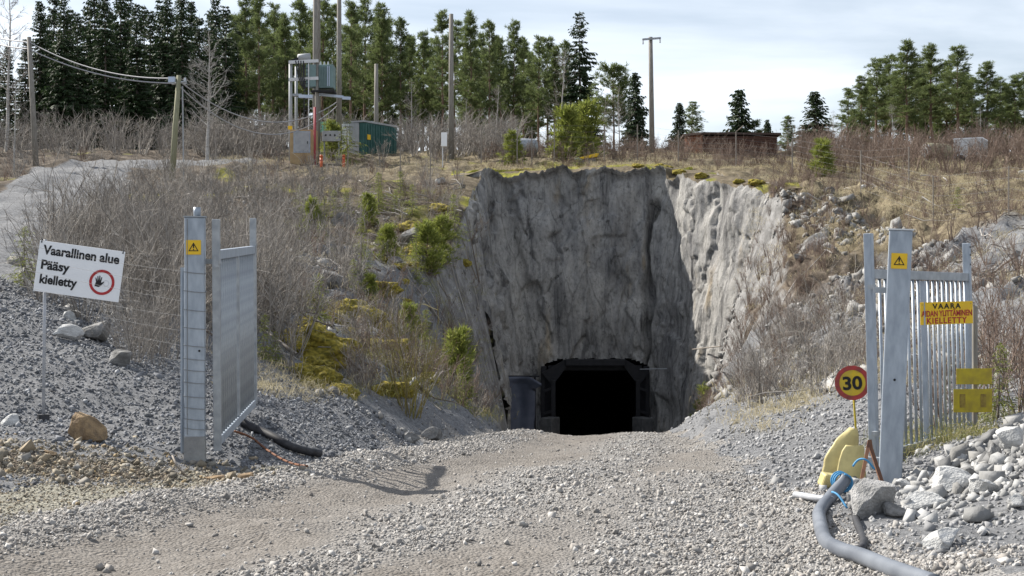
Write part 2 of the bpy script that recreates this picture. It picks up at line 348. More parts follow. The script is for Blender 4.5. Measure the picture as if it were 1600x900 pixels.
# ------------------------------------------------------------------ terrain
def px(x, y, Y): return ((x-800)/F*Y, Y, CAMZ+(460-y)/F*Y)
CP = [px(*a) for a in [
    (0, 700, 14.5), (68, 655, 16.3), (0, 478, 21), (120, 525, 20), (270, 600, 18.5), (250, 455, 28), (0, 425, 33), (0, 400, 38), (60, 330, 52), (0, 328, 50),
    (130, 275, 66), (100, 257, 74), (330, 258, 75), (400, 300, 64), (300, 350, 50), (450, 400, 44), (430, 520, 32), (520, 330, 58), (620, 300, 64),
    (560, 450, 40), (680, 400, 54), (600, 560, 33), (340, 560, 24), (420, 610, 22.5), (480, 640, 22), (690, 310, 63), (500, 256, 77), (560, 244, 85), (760, 272, 70.5), (900, 266, 70.5), (1000, 263, 70.5),
    (860, 248, 78), (1100, 250, 78), (1220, 290, 61), (1300, 290, 66), (1140, 243, 85), (1350, 262, 76), (1550, 255, 80), (1400, 302, 62), (1560, 335, 52), (1585, 405, 40), (1300, 385, 52), (1400, 405, 46),
    (1560, 525, 26), (1450, 500, 32), (1250, 500, 45), (1350, 590, 26), (1550, 655, 19), (1600, 655, 14.2), (1600, 760, 11.5), (1480, 760, 13.4), (1385, 758, 14.5), (1500, 690, 16.5), (1250, 620, 30), (1330, 700, 18)]]
CP += [(-3.3, 14.8, 0.02), (-3.1, 8.6, 0), (0, 0, 0), (-8, 0, 0), (8, 0, .3), (0, 9, 0), (2.5, 9, 0), (0, 14, 0), (2.5, 14, -.05), (-6, 9, .1), (5, 8, .4), (-9, 12, .3), (3.5, 11, -.05)]
CP += [(x, 92, 10.9) for x in (-45, -28, -12, 4, 20, 36, 50)]+[(x, 125, 10.9) for x in (-45, -10, 25, 50)]+[(-30, 40, 2.6), (-30, 60, 5.6), (-32, 20, 1.5), (-14, 16, 1.0), (30, 40, 3.5), (32, 60, 6.5), (25, 20, 2.0), (12, 14, 1.2), (-45, 75, 8.5), (48, 78, 9.2), (-20, 0, .5), (20, 0, 1)]
CP = np.array(CP)
def tps(a, b): d2 = ((a[:, None, :2]-b[None, :, :2])**2).sum(-1)/400.0; return .5*d2*np.log(d2+1e-9)
_n = len(CP); A = np.zeros((_n+3, _n+3)); A[:_n, :_n] = tps(CP, CP)+np.eye(_n)*2e-4
A[:_n, _n] = 1; A[:_n, _n+1:] = CP[:, :2]/20; A[_n:, :_n] = A[:_n, _n:].T
_wt = np.linalg.solve(A, np.concatenate([CP[:, 2], np.zeros(3)]))
def hill(x, y):
    q = np.stack([np.clip(x, -45, 50), np.clip(y, -2, 125)], -1).reshape(-1, 2); r = np.empty(len(q))
    for i in range(0, len(q), 20000):
        c = q[i:i+20000]; r[i:i+20000] = tps(c, CP)@_wt[:_n]+_wt[_n]+(c/20)@_wt[_n+1:]
    r = r.reshape(np.shape(x)); f = sstep(86, 100, y); return r*(1-f)+np.minimum(r, 10.9)*f*.0+f*10.9
_yy = np.linspace(-10, 130, 1401)
_slope = np.interp(_yy, [11, 15, 30, 40], [0, .075, .075, .15]); _rz = -np.cumsum(_slope)*.1
def road_z(y): return np.interp(y, _yy, _rz)
XL = ([0, 11, 14, 15, 17, 21, 30, 36, 45, 55, 60, 62.5, 70], [-9, -5.2, -3.6, -3.0, -2.4, -1.9, -.9, -.4, -.1, 0.0, 0.1, -.1, .9])
XR = ([0, 10, 14, 20, 30, 36, 45, 55, 58, 60.2, 61, 70], [4, 2.6, 2.6, 2.9, 3.6, 4.05, 5.2, 6.6, 7.0, 7.5, 8.4, 7.4])
def xl(y): return np.interp(y, *XL)
def xr(y): return np.interp(y, *XR)
def sl_l(y): return np.interp(y, [14, 18, 30, 45, 50, 55, 60, 70], [.25, .55, .75, 1.05, 1.7, 3.0, 5.0, 5.0])
def sl_r(y): return np.interp(y, [14, 20, 32, 45, 55, 58, 61, 70], [.15, .35, .6, 1.0, 2.2, 2.6, 3.7, 8])
TRK = ([0, 8.6, 11, 16, 20, 27, 35, 60, 80], [-7, -2.7, -1.9, -.5, .2, 1.1, 1.8, 3.4, 4.2])
def xt(y): return np.interp(y, *TRK)
def terrain_base(x, y):
    h = hill(x, y); dl = np.maximum(xl(y)-x, 0); dr = np.maximum(x-xr(y), 0)
    cut = road_z(y)+dl*sl_l(y)+dr*sl_r(y)
    k = .35; a = np.clip(.5+.5*(cut-h)/k, 0, 1); z = cut*(1-a)+h*a-k*a*(1-a)
    return np.where(y < 70.9, np.where(y < 13, h+(z-h)*sstep(10, 13, y), z), h), h-cut
def covers(x, y):
    on = sstep(-.4, .3, x-xl(y)+.35*fbm(x*.8, y*.8, o=3, seed=4))*sstep(-.4, .3, xr(y)-x+.35*fbm(x*.8, y*.8, o=3, seed=9))*(y < 71)
    return on
def heights(x, y):
    z, _ = terrain_base(x, y); on = covers(x, y)
    veg = sstep(17, 24, y)*(1-on)
    z = z+veg*(.20*fbm(x*.55, y*.55, o=4, seed=21)+.06*fbm(x*2.3, y*2.3, o=3, seed=5))*sstep(17, 30, y)
    rk = sstep(5.5, 8, x)*sstep(20, 28, y)*(1-sstep(60, 66, y))          # broken rock on the right-hand bank
    rid = 1-np.abs(fbm(x*.5+3, y*.3, o=4, seed=33)); z = z+rk*.75*(rid-.6)*(1-on)
    tn = fbm(x*.9+.3*z, y*.5, o=4, seed=35); z = z+rk*(1-on)*(.5*(np.round(tn*4)/4-tn)+.10*np.abs(fbm(x*3, y*3, o=3, seed=36)))
    # quarry-cut ledges on the left bank
    lo = np.exp(-(((x+4.6)/1.7)**2+((y-30)/2.5)**2)); z = z+lo*.7*(1-np.abs(fbm(x*.8, y*.8, o=3, seed=41)))*.8
    z = z+.05*fbm(x*1.1, y*1.1, o=4, seed=2)*(y < 40)+.015*fbm(x*5, y*5, o=3, seed=3)*(y < 40)
    d = x-xt(y); ro = on*(y < 60)
    z = z-.05*np.exp(-(d/.6)**2)*ro+.07*np.exp(-((d+1.25)/.32)**2)*ro*sstep(8, 10, y)-.03*np.exp(-((d-2.0)/.45)**2)*ro
    # gravel heaps
    z = z+.55*np.exp(-(((x-5.6)/1.0)**2+((y-12.4)/1.5)**2))*(1+.3*fbm(x*1.5, y*1.5, o=3, seed=8))
    z = z+.10*np.exp(-(((x-2.9)/.35)**2+((y-11.5)/2.5)**2))
    return z
def axis(dense, mid, far):
    a = list(np.arange(dense[0], dense[1], dense[2])); x = dense[1]; st = dense[2]
    while x < mid[0]: a.append(x); st = min(st*1.06, mid[1]); x += st
    while x < far: a.append(x); st *= 1.14; x += st
    return np.array(a+[far])
xs_p = axis((0, 14, .13), (42, .40), 2500); XS = np.concatenate([-xs_p[:0:-1], xs_p])
YS = np.concatenate([[-1500, -500, -150, -50, -20, -8, -3, 0, 2, 4, 5.5, 6.5, 7.2], axis((7.5, 37, .12), (95, .27), 3000)])
GX, GY = np.meshgrid(XS, YS); GZ = heights(GX, GY)
def ground_z(x, y):
    x = np.asarray(x, float); y = np.asarray(y, float)
    i = np.clip(np.searchsorted(XS, x)-1, 0, len(XS)-2); j = np.clip(np.searchsorted(YS, y)-1, 0, len(YS)-2)
    u = (x-XS[i])/(XS[i+1]-XS[i]); v = (y-YS[j])/(YS[j+1]-YS[j])
    return (GZ[j, i]*(1-u)+GZ[j, i+1]*u)*(1-v)+(GZ[j+1, i]*(1-u)+GZ[j+1, i+1]*u)*v
def gp(x_px, Y, dz=0.0):
    X = (x_px-800)/F*Y; return Vector((X, Y, float(ground_z(X, Y))+dz))
_ray = np.linspace(7.5, 100, 9000)
def G(x_px, y_px, dz=0.0):
    X = (x_px-800)/F*_ray; Z = CAMZ+(460-y_px)/F*_ray; k = int(np.argmax(ground_z(X, _ray) >= Z))
    return Vector((X[k], _ray[k], float(ground_z(X[k], _ray[k]))+dz))
# cover attributes
on = covers(GX, GY)
Zb, above = terrain_base(GX, GY)
noise1 = fbm(GX*.35, GY*.35, o=4, seed=61)
heap = sstep(1.0, -.3, (GX+5.5-.25*(GY-20)))*(1-sstep(20.5, 22.8, GY+.8*noise1))
_bw = np.interp(GY, [14, 22, 28, 40], [2.2, 1.7, .7, .2]); bankL = (1-sstep(0, 1.0, xl(GY)-GX+.7*noise1-_bw))*sstep(14, 16, GY)*(1-sstep(42, 50, GY))
bankR = (1-sstep(2.0, 3.6, GX-xr(GY)+.8*noise1))*(1-sstep(48, 56, GY))
trackL = np.zeros_like(GX)
TL = np.array([px(-60, 420, 33), px(-10, 370, 42), px(30, 335, 51), px(95, 290, 62), px(130, 262, 71), px(220, 257, 76), px(340, 258, 77)])
for a, b_ in zip(TL[:-1], TL[1:]):
    ab = (b_-a)[:2]; t_ = np.clip(((GX-a[0])*ab[0]+(GY-a[1])*ab[1])/(ab@ab), 0, 1)
    d_ = np.hypot(GX-a[0]-t_*ab[0], GY-a[1]-t_*ab[1]); trackL = np.maximum(trackL, 1-sstep(2.0, 3.0, d_+.5*noise1))
near = 1-sstep(15.5, 17.5, GY+.15*(GX+4)+.5*noise1)
R_ = np.clip(np.maximum.reduce([heap, bankL*.95, bankR, trackL, near*(np.abs(GX) < 14)]), 0, 1)*(1-.0*on)
G_ = np.clip(sstep(60, 70, GY)*.75*sstep(-14, -5, GX)+sstep(9, 12, GX)*sstep(30, 45, GY)*.7+.35*noise1, 0, 1)
B_ = np.clip(.42*(fbm(GX*.5, GY*.5, o=3, seed=77)+.1)*sstep(20, 28, GY)*(GX < 3)+.9*np.exp(-((GY-71.2)/.9)**2)*(GX > -3)*(GX < 9), 0, 1)
soil = np.exp(-(((GX+4.6)/2.0)**2+((GY-14.2-.2*(GX+4))/.75)**2)); R_ = R_*(1-.85*soil)
dT = GX-xt(GY); comp = np.exp(-(dT/1.0)**4)*1.1+.8*np.exp(-((dT-2.3)/.6)**4)
comp = np.clip(comp+.35*noise1, 0, 1); fine = sstep(-1.4, -2.1, dT+.3*noise1)*(1-sstep(15, 17, GY))
ny, nx = GX.shape; ids = np.arange(ny*nx).reshape(ny, nx)
Q = np.stack([ids[:-1, :-1], ids[:-1, 1:], ids[1:, 1:], ids[1:, :-1]], -1).reshape(-1, 4)
PV = np.stack([GX, GY, GZ], -1).reshape(-1, 3); qz = PV[Q, 2]; qc = PV[Q].mean(1)
keep = ~((qz.max(1)-qz.min(1) > 2.0) & (qc[:, 1] > 70) & (qc[:, 1] < 72) & (qc[:, 0] > .9) & (qc[:, 0] < 7.3))
onq = (on.reshape(-1)[Q].mean(1) > .5) & (qc[:, 1] < 71) & (qc[:, 1] > -20); trq = (trackL.reshape(-1)[Q].mean(1) > .5) & ~onq
def sheet(name, sel, mat, cov, kind='structure'):
    q = Q[sel & keep]; u, inv = np.unique(q, return_inverse=True)
    me = mesh_np(name, PV[u], quads=inv.reshape(-1, 4), smooth=True)
    at = me.attributes.new('cover', 'FLOAT_COLOR', 'POINT'); c = np.ones((len(u), 4), np.float32); c[:, :3] = cov.reshape(-1, 3)[u]; at.data.foreach_set('color', c.ravel())
    return tag(link(name, me, mat), kind=kind)
gcov = np.stack([R_, G_, B_], -1)
tag(sheet('ground', ~onq & ~trq, 'ground_cover', gcov), 'sloping hillside ground with litter, dry grass and grey gravel')
tag(sheet('road', onq, 'road_gravel', np.stack([comp, fine, 0*comp], -1)), 'pale gravel road running down into the tunnel')
tag(sheet('gravel_track', trq, 'ground_cover', gcov), 'grey gravel track climbing the hillside')

# ------------------------------------------------------------------ shotcrete cliff with tunnel mouth
def lerp_path(P, t): P = np.asarray(P, float); d = np.concatenate([[0], np.cumsum(np.linalg.norm(np.diff(P[:, :2], axis=0), axis=1))]); d /= d[-1]; return np.stack([np.interp(t, d, P[:, i]) for i in range(P.shape[1])], -1)
NU, NV = 330, 170
segs = [((.35, 60.8), (1.4, 69.4), (-2.0, 60.8), (-1.55, 70.0), 100), ((1.4, 69.4), (6.95, 69.4), (-1.55, 70.0), (7.1, 70.1), 120), ((6.95, 69.4), (8.05, 60.6), (7.1, 70.1), (11.4, 59.8), 110)]
bx, tx = [], []
for b0, b1, t0, t1, n in segs:
    s_ = np.linspace(0, 1, n, endpoint=False)[:, None]; bx.append(np.array(b0)+s_*(np.array(b1)-np.array(b0))); tx.append(np.array(t0)+s_*(np.array(t1)-np.array(t0)))
bx = np.concatenate(bx+[np.array([[8.05, 60.6]])]); tx = np.concatenate(tx+[np.array([[11.4, 59.8]])])
for arr in (bx, tx):                      # soften the corners
    for _ in range(260): arr[1:-1] = .25*arr[:-2]+.5*arr[1:-1]+.25*arr[2:]
NU = len(bx)
ztop = ground_z(tx[:, 0]+.0, tx[:, 1])
ztop = np.where((tx[:, 1] > 69.0), hill(tx[:, 0], np.full(NU, 71.3)), hill(tx[:, 0]-np.where(tx[:, 0] < 2, .9, -.9), tx[:, 1]))-.05
ztop = ztop+.16*fbm(np.arange(NU)*.06, np.zeros(NU), o=6, seed=15, gain=.7)-.1
V_ = np.linspace(0, 1, NV)[:, None]
CX = bx[None, :, 0]*(1-V_)+tx[None, :, 0]*V_; CY = bx[None, :, 1]*(1-V_)+tx[None, :, 1]*V_; CZ = -8.4*(1-V_)+ztop[None]*V_
arc = np.concatenate([[0], np.cumsum(np.linalg.norm(np.diff(bx*.5+tx*.5, axis=0), axis=1))])[None]+0*V_
tu = np.stack([np.gradient(CX, axis=1), np.gradient(CY, axis=1), np.gradient(CZ, axis=1)], -1); tv = np.stack([np.gradient(CX, axis=0), np.gradient(CY, axis=0), np.gradient(CZ, axis=0)], -1)
Nn = np.cross(tu, tv); Nn /= np.linalg.norm(Nn, axis=-1, keepdims=True)        # towards the pit
wob = arc+.25*fbm(CZ*.35, arc*.3, o=3, seed=71)
disp = .22*fbm(wob*.55, CZ*.13, o=4, seed=51)+.13*(1-np.abs(vnoise(wob*1.3, CZ*.22, seed=52))*2)+.035*fbm(wob*2.6, CZ*.9, o=4, seed=53, gain=.6)+.16*fbm(arc*.6, CZ*.6, o=3, seed=54)-.22*np.abs(fbm(arc*.75, CZ*.28, o=2, seed=59))
ledge = np.clip(vnoise(arc*.35, CZ*.5, seed=58)-.25, 0, 1); disp = disp-.35*ledge
ic = int(np.argmin(np.abs(tx[:, 0]-6.75)+(np.arange(NU) < 100)*99)); ac = arc[0, ic]
fis = np.exp(-((arc-ac-.22*fbm(CZ*.5, CZ*0, o=3, seed=55))/(.16+.1*vnoise(CZ*.6, CZ*0, seed=56)))**2)*sstep(-3.2, -1.5, CZ)*(1-sstep(5.6, 6.6, CZ)); disp = disp-1.5*fis
rib = np.clip(vnoise(wob*2.2, CZ*.05, seed=57), -1, .2)*.25*sstep(5.6, 7.2, CZ); disp = disp+rib
def cells(a, b_, seed):
    i, j = np.floor(a), np.floor(b_); d1 = np.full(a.shape, 9.); d2 = np.full(a.shape, 9.); rv = np.zeros(a.shape)
    for di in (-1, 0, 1):
        for dj in (-1, 0, 1):
            ii, jj = i+di, j+dj; zz = np.zeros_like(ii); fx = ii+.5+.45*_h(ii, jj, zz, seed); fy = jj+.5+.45*_h(ii, jj, zz, seed+1); d = np.hypot(a-fx, b_-fy); r_ = _h(ii, jj, zz, seed+2)
            nw = d < d1; d2 = np.where(nw, d1, np.minimum(d2, d)); rv = np.where(nw, r_, rv); d1 = np.where(nw, d, d1)
    return rv, d2-d1
for sc_, am_, sd2 in ((.55, .20, 201), (1.15, .06, 211)):
    rv, eg = cells(wob*sc_+.2*fbm(arc, CZ, o=3, seed=sd2), CZ*sc_*.32+.2*fbm(arc+9, CZ, o=3, seed=sd2+4), sd2); disp = disp+am_*1.6*rv*sstep(0, .05, eg)-.07*(1-sstep(0, .07, eg))
disp = disp*np.where(arc > ac-.3, .55, .7)*sstep(0, .02, 1-V_)
C3 = np.stack([CX, CY, CZ], -1)+Nn*disp[..., None]
cap = C3[-1].copy()                                  # lip folding back over the ground
back = -Nn[-1].copy(); back[:, 2] = 0; back /= np.linalg.norm(back, axis=1)[:, None]
caps = []
for k, dz in ((.35, .10), (.9, .10), (1.6, .0), (2.4, -.5)):
    r = cap+back*k; _m = min(1, k/.9); r[:, 2] = (hill(r[:, 0], r[:, 1])+.04)*_m+(cap[:, 2]+.06)*(1-_m)+(dz if k > 2 else 0)+.05*fbm(r[:, 0]*1.3, r[:, 1]*1.3, o=3, seed=6); caps.append(r)
C3 = np.concatenate([C3, np.stack(caps)]); nr = C3.shape[0]
ci = np.arange(nr*NU).reshape(nr, NU); CQ = np.stack([ci[:-1, :-1], ci[:-1, 1:], ci[1:, 1:], ci[1:, :-1]], -1).reshape(-1, 4); CVv = C3.reshape(-1, 3)
cc = CVv[CQ].mean(1)
def in_mouth(x, z): return (x > 1.55) & (x < 6.6) & (z < -1.45-.35*np.clip(np.abs(x-4.05)-1.5, 0, 9)**2*.9)
hole = in_mouth(cc[:, 0], cc[:, 2]) & (cc[:, 1] > 68.2)
capq = (np.arange(len(CQ))//(NU-1)) >= NV-1
def submesh(name, q, mat):
    u, inv = np.unique(q, return_inverse=True); return link(name, mesh_np(name, CVv[u], quads=inv.reshape(-1, 4), smooth=True), mat), u
cl, _ = submesh('rock_face', CQ[~hole & ~capq], 'shotcrete'); tag(cl, 'tall grey sprayed concrete rock face around the tunnel mouth', kind='structure')
lip, u = submesh('cliff_edge', CQ[capq], 'ground_cover'); tag(lip, 'mossy grassy edge along the top of the rock face', kind='structure')
at = lip.data.attributes.new('cover', 'FLOAT_COLOR', 'POINT'); c = np.ones((len(u), 4), np.float32); c[:, 0] = 0; c[:, 1] = .5; c[:, 2] = np.clip(.25+.7*fbm(CVv[u, 0]*.7, CVv[u, 1]*.7, o=3, seed=81), 0, 1); at.data.foreach_set('color', c.ravel())
# tunnel tube going on underground
prof = [(1.15, -8.6), (1.15, -1.9), (1.8, -1.1), (2.8, -.8), (4.05, -.7), (5.3, -.8), (6.3, -1.1), (7.0, -1.9), (7.0, -8.6)]
tv_, tq_ = [], []
ty = np.arange(69.85, 112, 1.2)
pp = lerp_path(np.array(prof), np.linspace(0, 1, 41))
for i, y in enumerate(ty):
    n_ = .18*fbm(np.arange(41)*.4, np.full(41, y*.6), o=3, seed=91)*(i > 0)
    for k, (x, z) in enumerate(pp): tv_.append((x+n_[k]*np.sign(4.05-x), y, z-.15*(y-69.85)+n_[k]*.5))
for i in range(len(ty)-1):
    for k in range(40): tq_.append((i*41+k, i*41+k+1, (i+1)*41+k+1, (i+1)*41+k))
    tq_.append((i*41+40, i*41, (i+1)*41, (i+1)*41+40))
me = bpy.data.meshes.new('tunnel'); me.from_pydata(tv_, [], tq_+[tuple(range((len(ty)-1)*41, len(ty)*41))]); me.update()
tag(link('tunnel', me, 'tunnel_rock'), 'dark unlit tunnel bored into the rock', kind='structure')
tf = MB()
for i in range(20):
    y0, y1 = 70.6+2*i, 72.6+2*i; tf.add([(1.2, y0, road_z(70.6)-.15*(y0-70.6)), (6.9, y0, road_z(70.6)-.15*(y0-70.6)), (6.9, y1, road_z(70.6)-.15*(y1-70.6)), (1.2, y1, road_z(70.6)-.15*(y1-70.6))], [(0, 1, 2, 3)])
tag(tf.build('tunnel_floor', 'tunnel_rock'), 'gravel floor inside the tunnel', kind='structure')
# portal: steel frame, side panels
t = thing('tunnel_portal_frame', 'dark steel portal frame with side panels lining the tunnel mouth', 'portal', (4.05, 69.0, float(road_z(69.0))))
zf = float(road_z(69.0))
def pl(b): return b - zf
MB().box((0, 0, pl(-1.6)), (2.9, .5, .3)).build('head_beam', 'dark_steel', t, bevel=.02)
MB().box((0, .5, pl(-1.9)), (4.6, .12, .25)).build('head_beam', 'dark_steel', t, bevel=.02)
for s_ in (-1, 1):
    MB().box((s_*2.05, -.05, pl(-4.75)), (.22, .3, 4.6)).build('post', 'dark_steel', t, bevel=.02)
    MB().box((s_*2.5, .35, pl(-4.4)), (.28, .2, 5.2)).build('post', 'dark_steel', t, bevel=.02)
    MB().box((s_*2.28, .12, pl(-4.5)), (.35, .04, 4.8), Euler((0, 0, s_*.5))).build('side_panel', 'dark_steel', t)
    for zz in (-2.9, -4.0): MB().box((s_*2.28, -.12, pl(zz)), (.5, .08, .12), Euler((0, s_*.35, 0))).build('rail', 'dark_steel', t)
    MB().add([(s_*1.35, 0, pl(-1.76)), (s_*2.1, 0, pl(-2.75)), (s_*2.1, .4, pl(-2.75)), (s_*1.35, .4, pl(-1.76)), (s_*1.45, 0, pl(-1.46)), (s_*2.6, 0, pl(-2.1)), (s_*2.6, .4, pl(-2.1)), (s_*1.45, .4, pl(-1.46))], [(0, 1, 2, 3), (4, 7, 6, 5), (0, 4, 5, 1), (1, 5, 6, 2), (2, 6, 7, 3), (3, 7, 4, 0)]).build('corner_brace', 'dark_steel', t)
for s_, lb in ((-1, 'low grey concrete block at tunnel mouth on the side of the hanging tarp'), (1, 'low grey concrete block at tunnel mouth away from the hanging tarp')):
    o = MB().box((0, 0, 1.25), (.62, .9, 2.5), Euler((0, 0, s_*.5))).build('concrete_block', 'dark_concrete', bevel=.04); o.location = (4.05+s_*2.22, 68.3, float(road_z(68.3))-.05); tag(o, lb, 'block', 'concrete blocks at the portal')
# hanging tarp on the left of the mouth
tb = []; tq = []
for i in range(17):
    for j in range(21):
        u_, v_ = i/16, j/20
        tb.append((-.85+1.55*u_+(.22*u_ if v_ > .9 else 0), -.15*math.sin(3*u_*PI)*(1-v_*.5)-.12*math.sin(u_*5+v_*3)-(.35 if v_ > .93 else 0)*u_, .2+2.55*v_-(.28*max(0, u_-.72)/.28 if v_ > .8 else 0)))
for i in range(16):
    for j in range(20): k = i*21+j; tq.append((k, k+21, k+22, k+1))
me = bpy.data.meshes.new('tarp_sheet'); me.from_pydata(tb, [], tq); me.polygons.foreach_set('use_smooth', np.ones(len(tq), bool))
t = thing('hanging_tarp', 'dark blue grey tarp hung over a rail beside the tunnel mouth', 'tarp', (.35, 64.0, -4.75)); t.rotation_euler = (0, 0, .1)
o = link('sheet', me, 'tarp', t); o.modifiers.new('s', 'SOLIDIFY').thickness = .02
MB().tube([(-.95, .06, 2.76), (.9, .06, 2.76)], .04).build('rail', 'dark_steel', t)
for x in (-.8, .7): MB().tube([(x, .1, -1.9), (x, .08, 2.78)], .045).build('post', 'dark_steel', t)
def rod(name, a, b_, r, mat, lb, cat): o = MB().tube([(0, 0, 0), Vector(b_)-Vector(a)], r, 6).build(name, mat); o.location = a; return tag(o, lb, cat)
rod('steel_bar', px(1000, 577, 69.0), px(1042, 576, 67.6), .025, 'pale_pipe', 'thin pale steel bar sticking out of the rock face beside the portal', 'bar')
rod('steel_bar', px(1082, 546, 64.3), px(1126, 541, 61.2), .03, 'dead_wood', 'thin bar jutting from the sunlit side of the rock face', 'bar')

# ------------------------------------------------------------------ templates: stones
def stone_templates(n, kind):
    out_ = []
    for _ in range(n):
        if kind == 8: v = np.array([(1, 0, 0), (-1, 0, 0), (0, 1, 0), (0, -1, 0), (0, 0, 1), (0, 0, -1)], float); f = np.array([(0, 2, 4), (2, 1, 4), (1, 3, 4), (3, 0, 4), (2, 0, 5), (1, 2, 5), (3, 1, 5), (0, 3, 5)])
        else: v = np.array([(a, b, c) for a in (-1, 1) for b in (-1, 1) for c in (-1, 1)], float)*.72; f = np.array([(0, 1, 3), (0, 3, 2), (4, 6, 7), (4, 7, 5), (0, 4, 5), (0, 5, 1), (2, 3, 7), (2, 7, 6), (0, 2, 6), (0, 6, 4), (1, 5, 7), (1, 7, 3)])
        v = v*RNG.uniform(.62, 1.25, (len(v), 1))+RNG.normal(0, .12, v.shape); out_.append((v, f))
    return out_
T12, T8 = stone_templates(12, 12), stone_templates(8, 8)
def scatter_stones(name, XY, size, mat, lb, T=T12, sink=.2):
    n = len(XY); parts = []; which = RNG.integers(0, len(T), n); Z = ground_z(XY[:, 0], XY[:, 1])
    for k, tpl in enumerate(T):
        s_ = which == k
        if not s_.any(): continue
        sz = size[s_][:, None]*np.stack([RNG.uniform(.8, 1.35, s_.sum()), RNG.uniform(.75, 1.15, s_.sum()), RNG.uniform(.5, .9, s_.sum())], -1)
        P = np.column_stack([XY[s_], Z[s_]+size[s_]*(.45-sink)])
        rt = randrot(s_.sum()); parts.append(join_instances(tpl, P, rt, sz))
    V, Fc = merge(parts); return tag(link(name, mesh_np(name, V, tris=Fc), mat), lb, kind='stuff')
def sample(n, y0, y1, x0, x1, dens, power=1.0):
    out_ = []; tot = 0
    while tot < n:
        m_ = n*2; y = y0+(y1-y0)*RNG.random(m_)**power; x = RNG.uniform(x0, x1, m_)
        vis = np.abs(x) < (y*.375+.6); k = (RNG.random(m_) < dens(x, y)) & vis; out_.append(np.stack([x[k], y[k]], -1)); tot += k.sum()
    return np.concatenate(out_)[:n]
def lut(field):
    def f(x, y):
        i = np.clip(np.searchsorted(XS, x)-1, 0, nx-1); j = np.clip(np.searchsorted(YS, y)-1, 0, ny-1); return field[j, i]
    return f
f_on, f_comp, f_fine, f_R, f_soil = lut(on), lut(comp), lut(fine), lut(R_), lut(soil)
def road_d(x, y):
    d = x-xt(y); wr = np.exp(-((d+1.25)/.45)**2)
    return f_on(x, y)*np.clip(.8-.9*f_comp(x, y)-.75*f_fine(x, y)+.9*wr, .03, 1)
def sizes(n, mean, sig=.38, lo=.008, hi=.09): return np.clip(mean*np.exp(RNG.normal(0, sig, n)), lo, hi)
n = 52000; scatter_stones('road_gravel', sample(n, 8, 19, -6, 5, road_d, 1.35), sizes(n, .007, .52, .003, .04), 'gravel_pale', 'loose pale crushed gravel spread over the road')
n = 26000; scatter_stones('road_gravel', sample(n, 19, 38, -5, 6, road_d), sizes(n, .0125, .4), 'gravel_pale', 'loose pale gravel on the far stretch of road', T8)
def bank_r(x, y): return bank_d(x, y, 1)
def bank_d(x, y, side=-1): return (x*side > 0)*(1-f_on(x, y))*np.clip(f_R(x, y)*(1-f_soil(x, y)), 0, 1)**2
n = 11000; scatter_stones('bank_gravel', sample(n, 9, 24, 0, 9, bank_r), sizes(n, .0125, .5, .005, .06), 'gravel_grey', 'light grey crushed stone between the road and the danger plate gate')
n = 5000; scatter_stones('bank_gravel', sample(n, 20, 46, 0, 9, bank_r), sizes(n, .02, .5), 'gravel_grey', 'light grey crushed stone on the far bank below the brush', T8)
n = 24000; scatter_stones('bank_gravel', sample(n, 9, 24, -9, 9, bank_d), sizes(n, .0125, .45, .005, .06), 'gravel_blue', 'blue grey crushed stone on the banks beside the road')
n = 5000; scatter_stones('bank_gravel', sample(n, 20, 46, -8, 9, bank_d), sizes(n, .02, .45), 'gravel_blue', 'grey crushed stone on the lower banks of the cutting', T8)
def soil_d(x, y): return f_soil(x, y)
n = 2600; scatter_stones('soil_gravel', sample(n, 12.5, 17, -8, -2, soil_d), sizes(n, .0125, .6), 'gravel_soil', 'yellow brown stony soil below the sign')
def fine_d(x, y): return f_fine(x, y)*.9
n = 6000; scatter_stones('fine_gravel', sample(n, 8.5, 15, -7, -1, fine_d), sizes(n, .010, .35, .005), 'gravel_soil', 'fine sandy gravel at the edge of the road', T8)
def rub_d(x, y):
    return (np.exp(-(((x-4.8)/1.3)**2+((y-12.6)/1.8)**2)))
n = 1500; scatter_stones('rubble', sample(n, 10, 16, 2.8, 7, rub_d), sizes(n, .026, .6, .01, .12), 'rubble_pale', 'broken grey rubble around the hose')
def rub_r(x, y): return (1-f_on(x, y))*sstep(4.5, 6, x)*(fbm(x*.5, y*.5, o=3, seed=12) > .1)
n = 3500; scatter_stones('rubble', sample(n, 22, 60, 4, 14, rub_r), sizes(n, .06, .6, .03, .3), 'rubble', 'broken rock scattered over the bank behind the danger plate gate')
def rub_l(x, y): return (1-f_on(x, y))*(fbm(x*.5, y*.5, o=3, seed=14) > .15)
n = 1500; scatter_stones('rubble', sample(n, 22, 60, -12, 1, rub_l), sizes(n, .05, .5, .03, .2), 'rubble', 'broken rock scattered over the brushy bank')

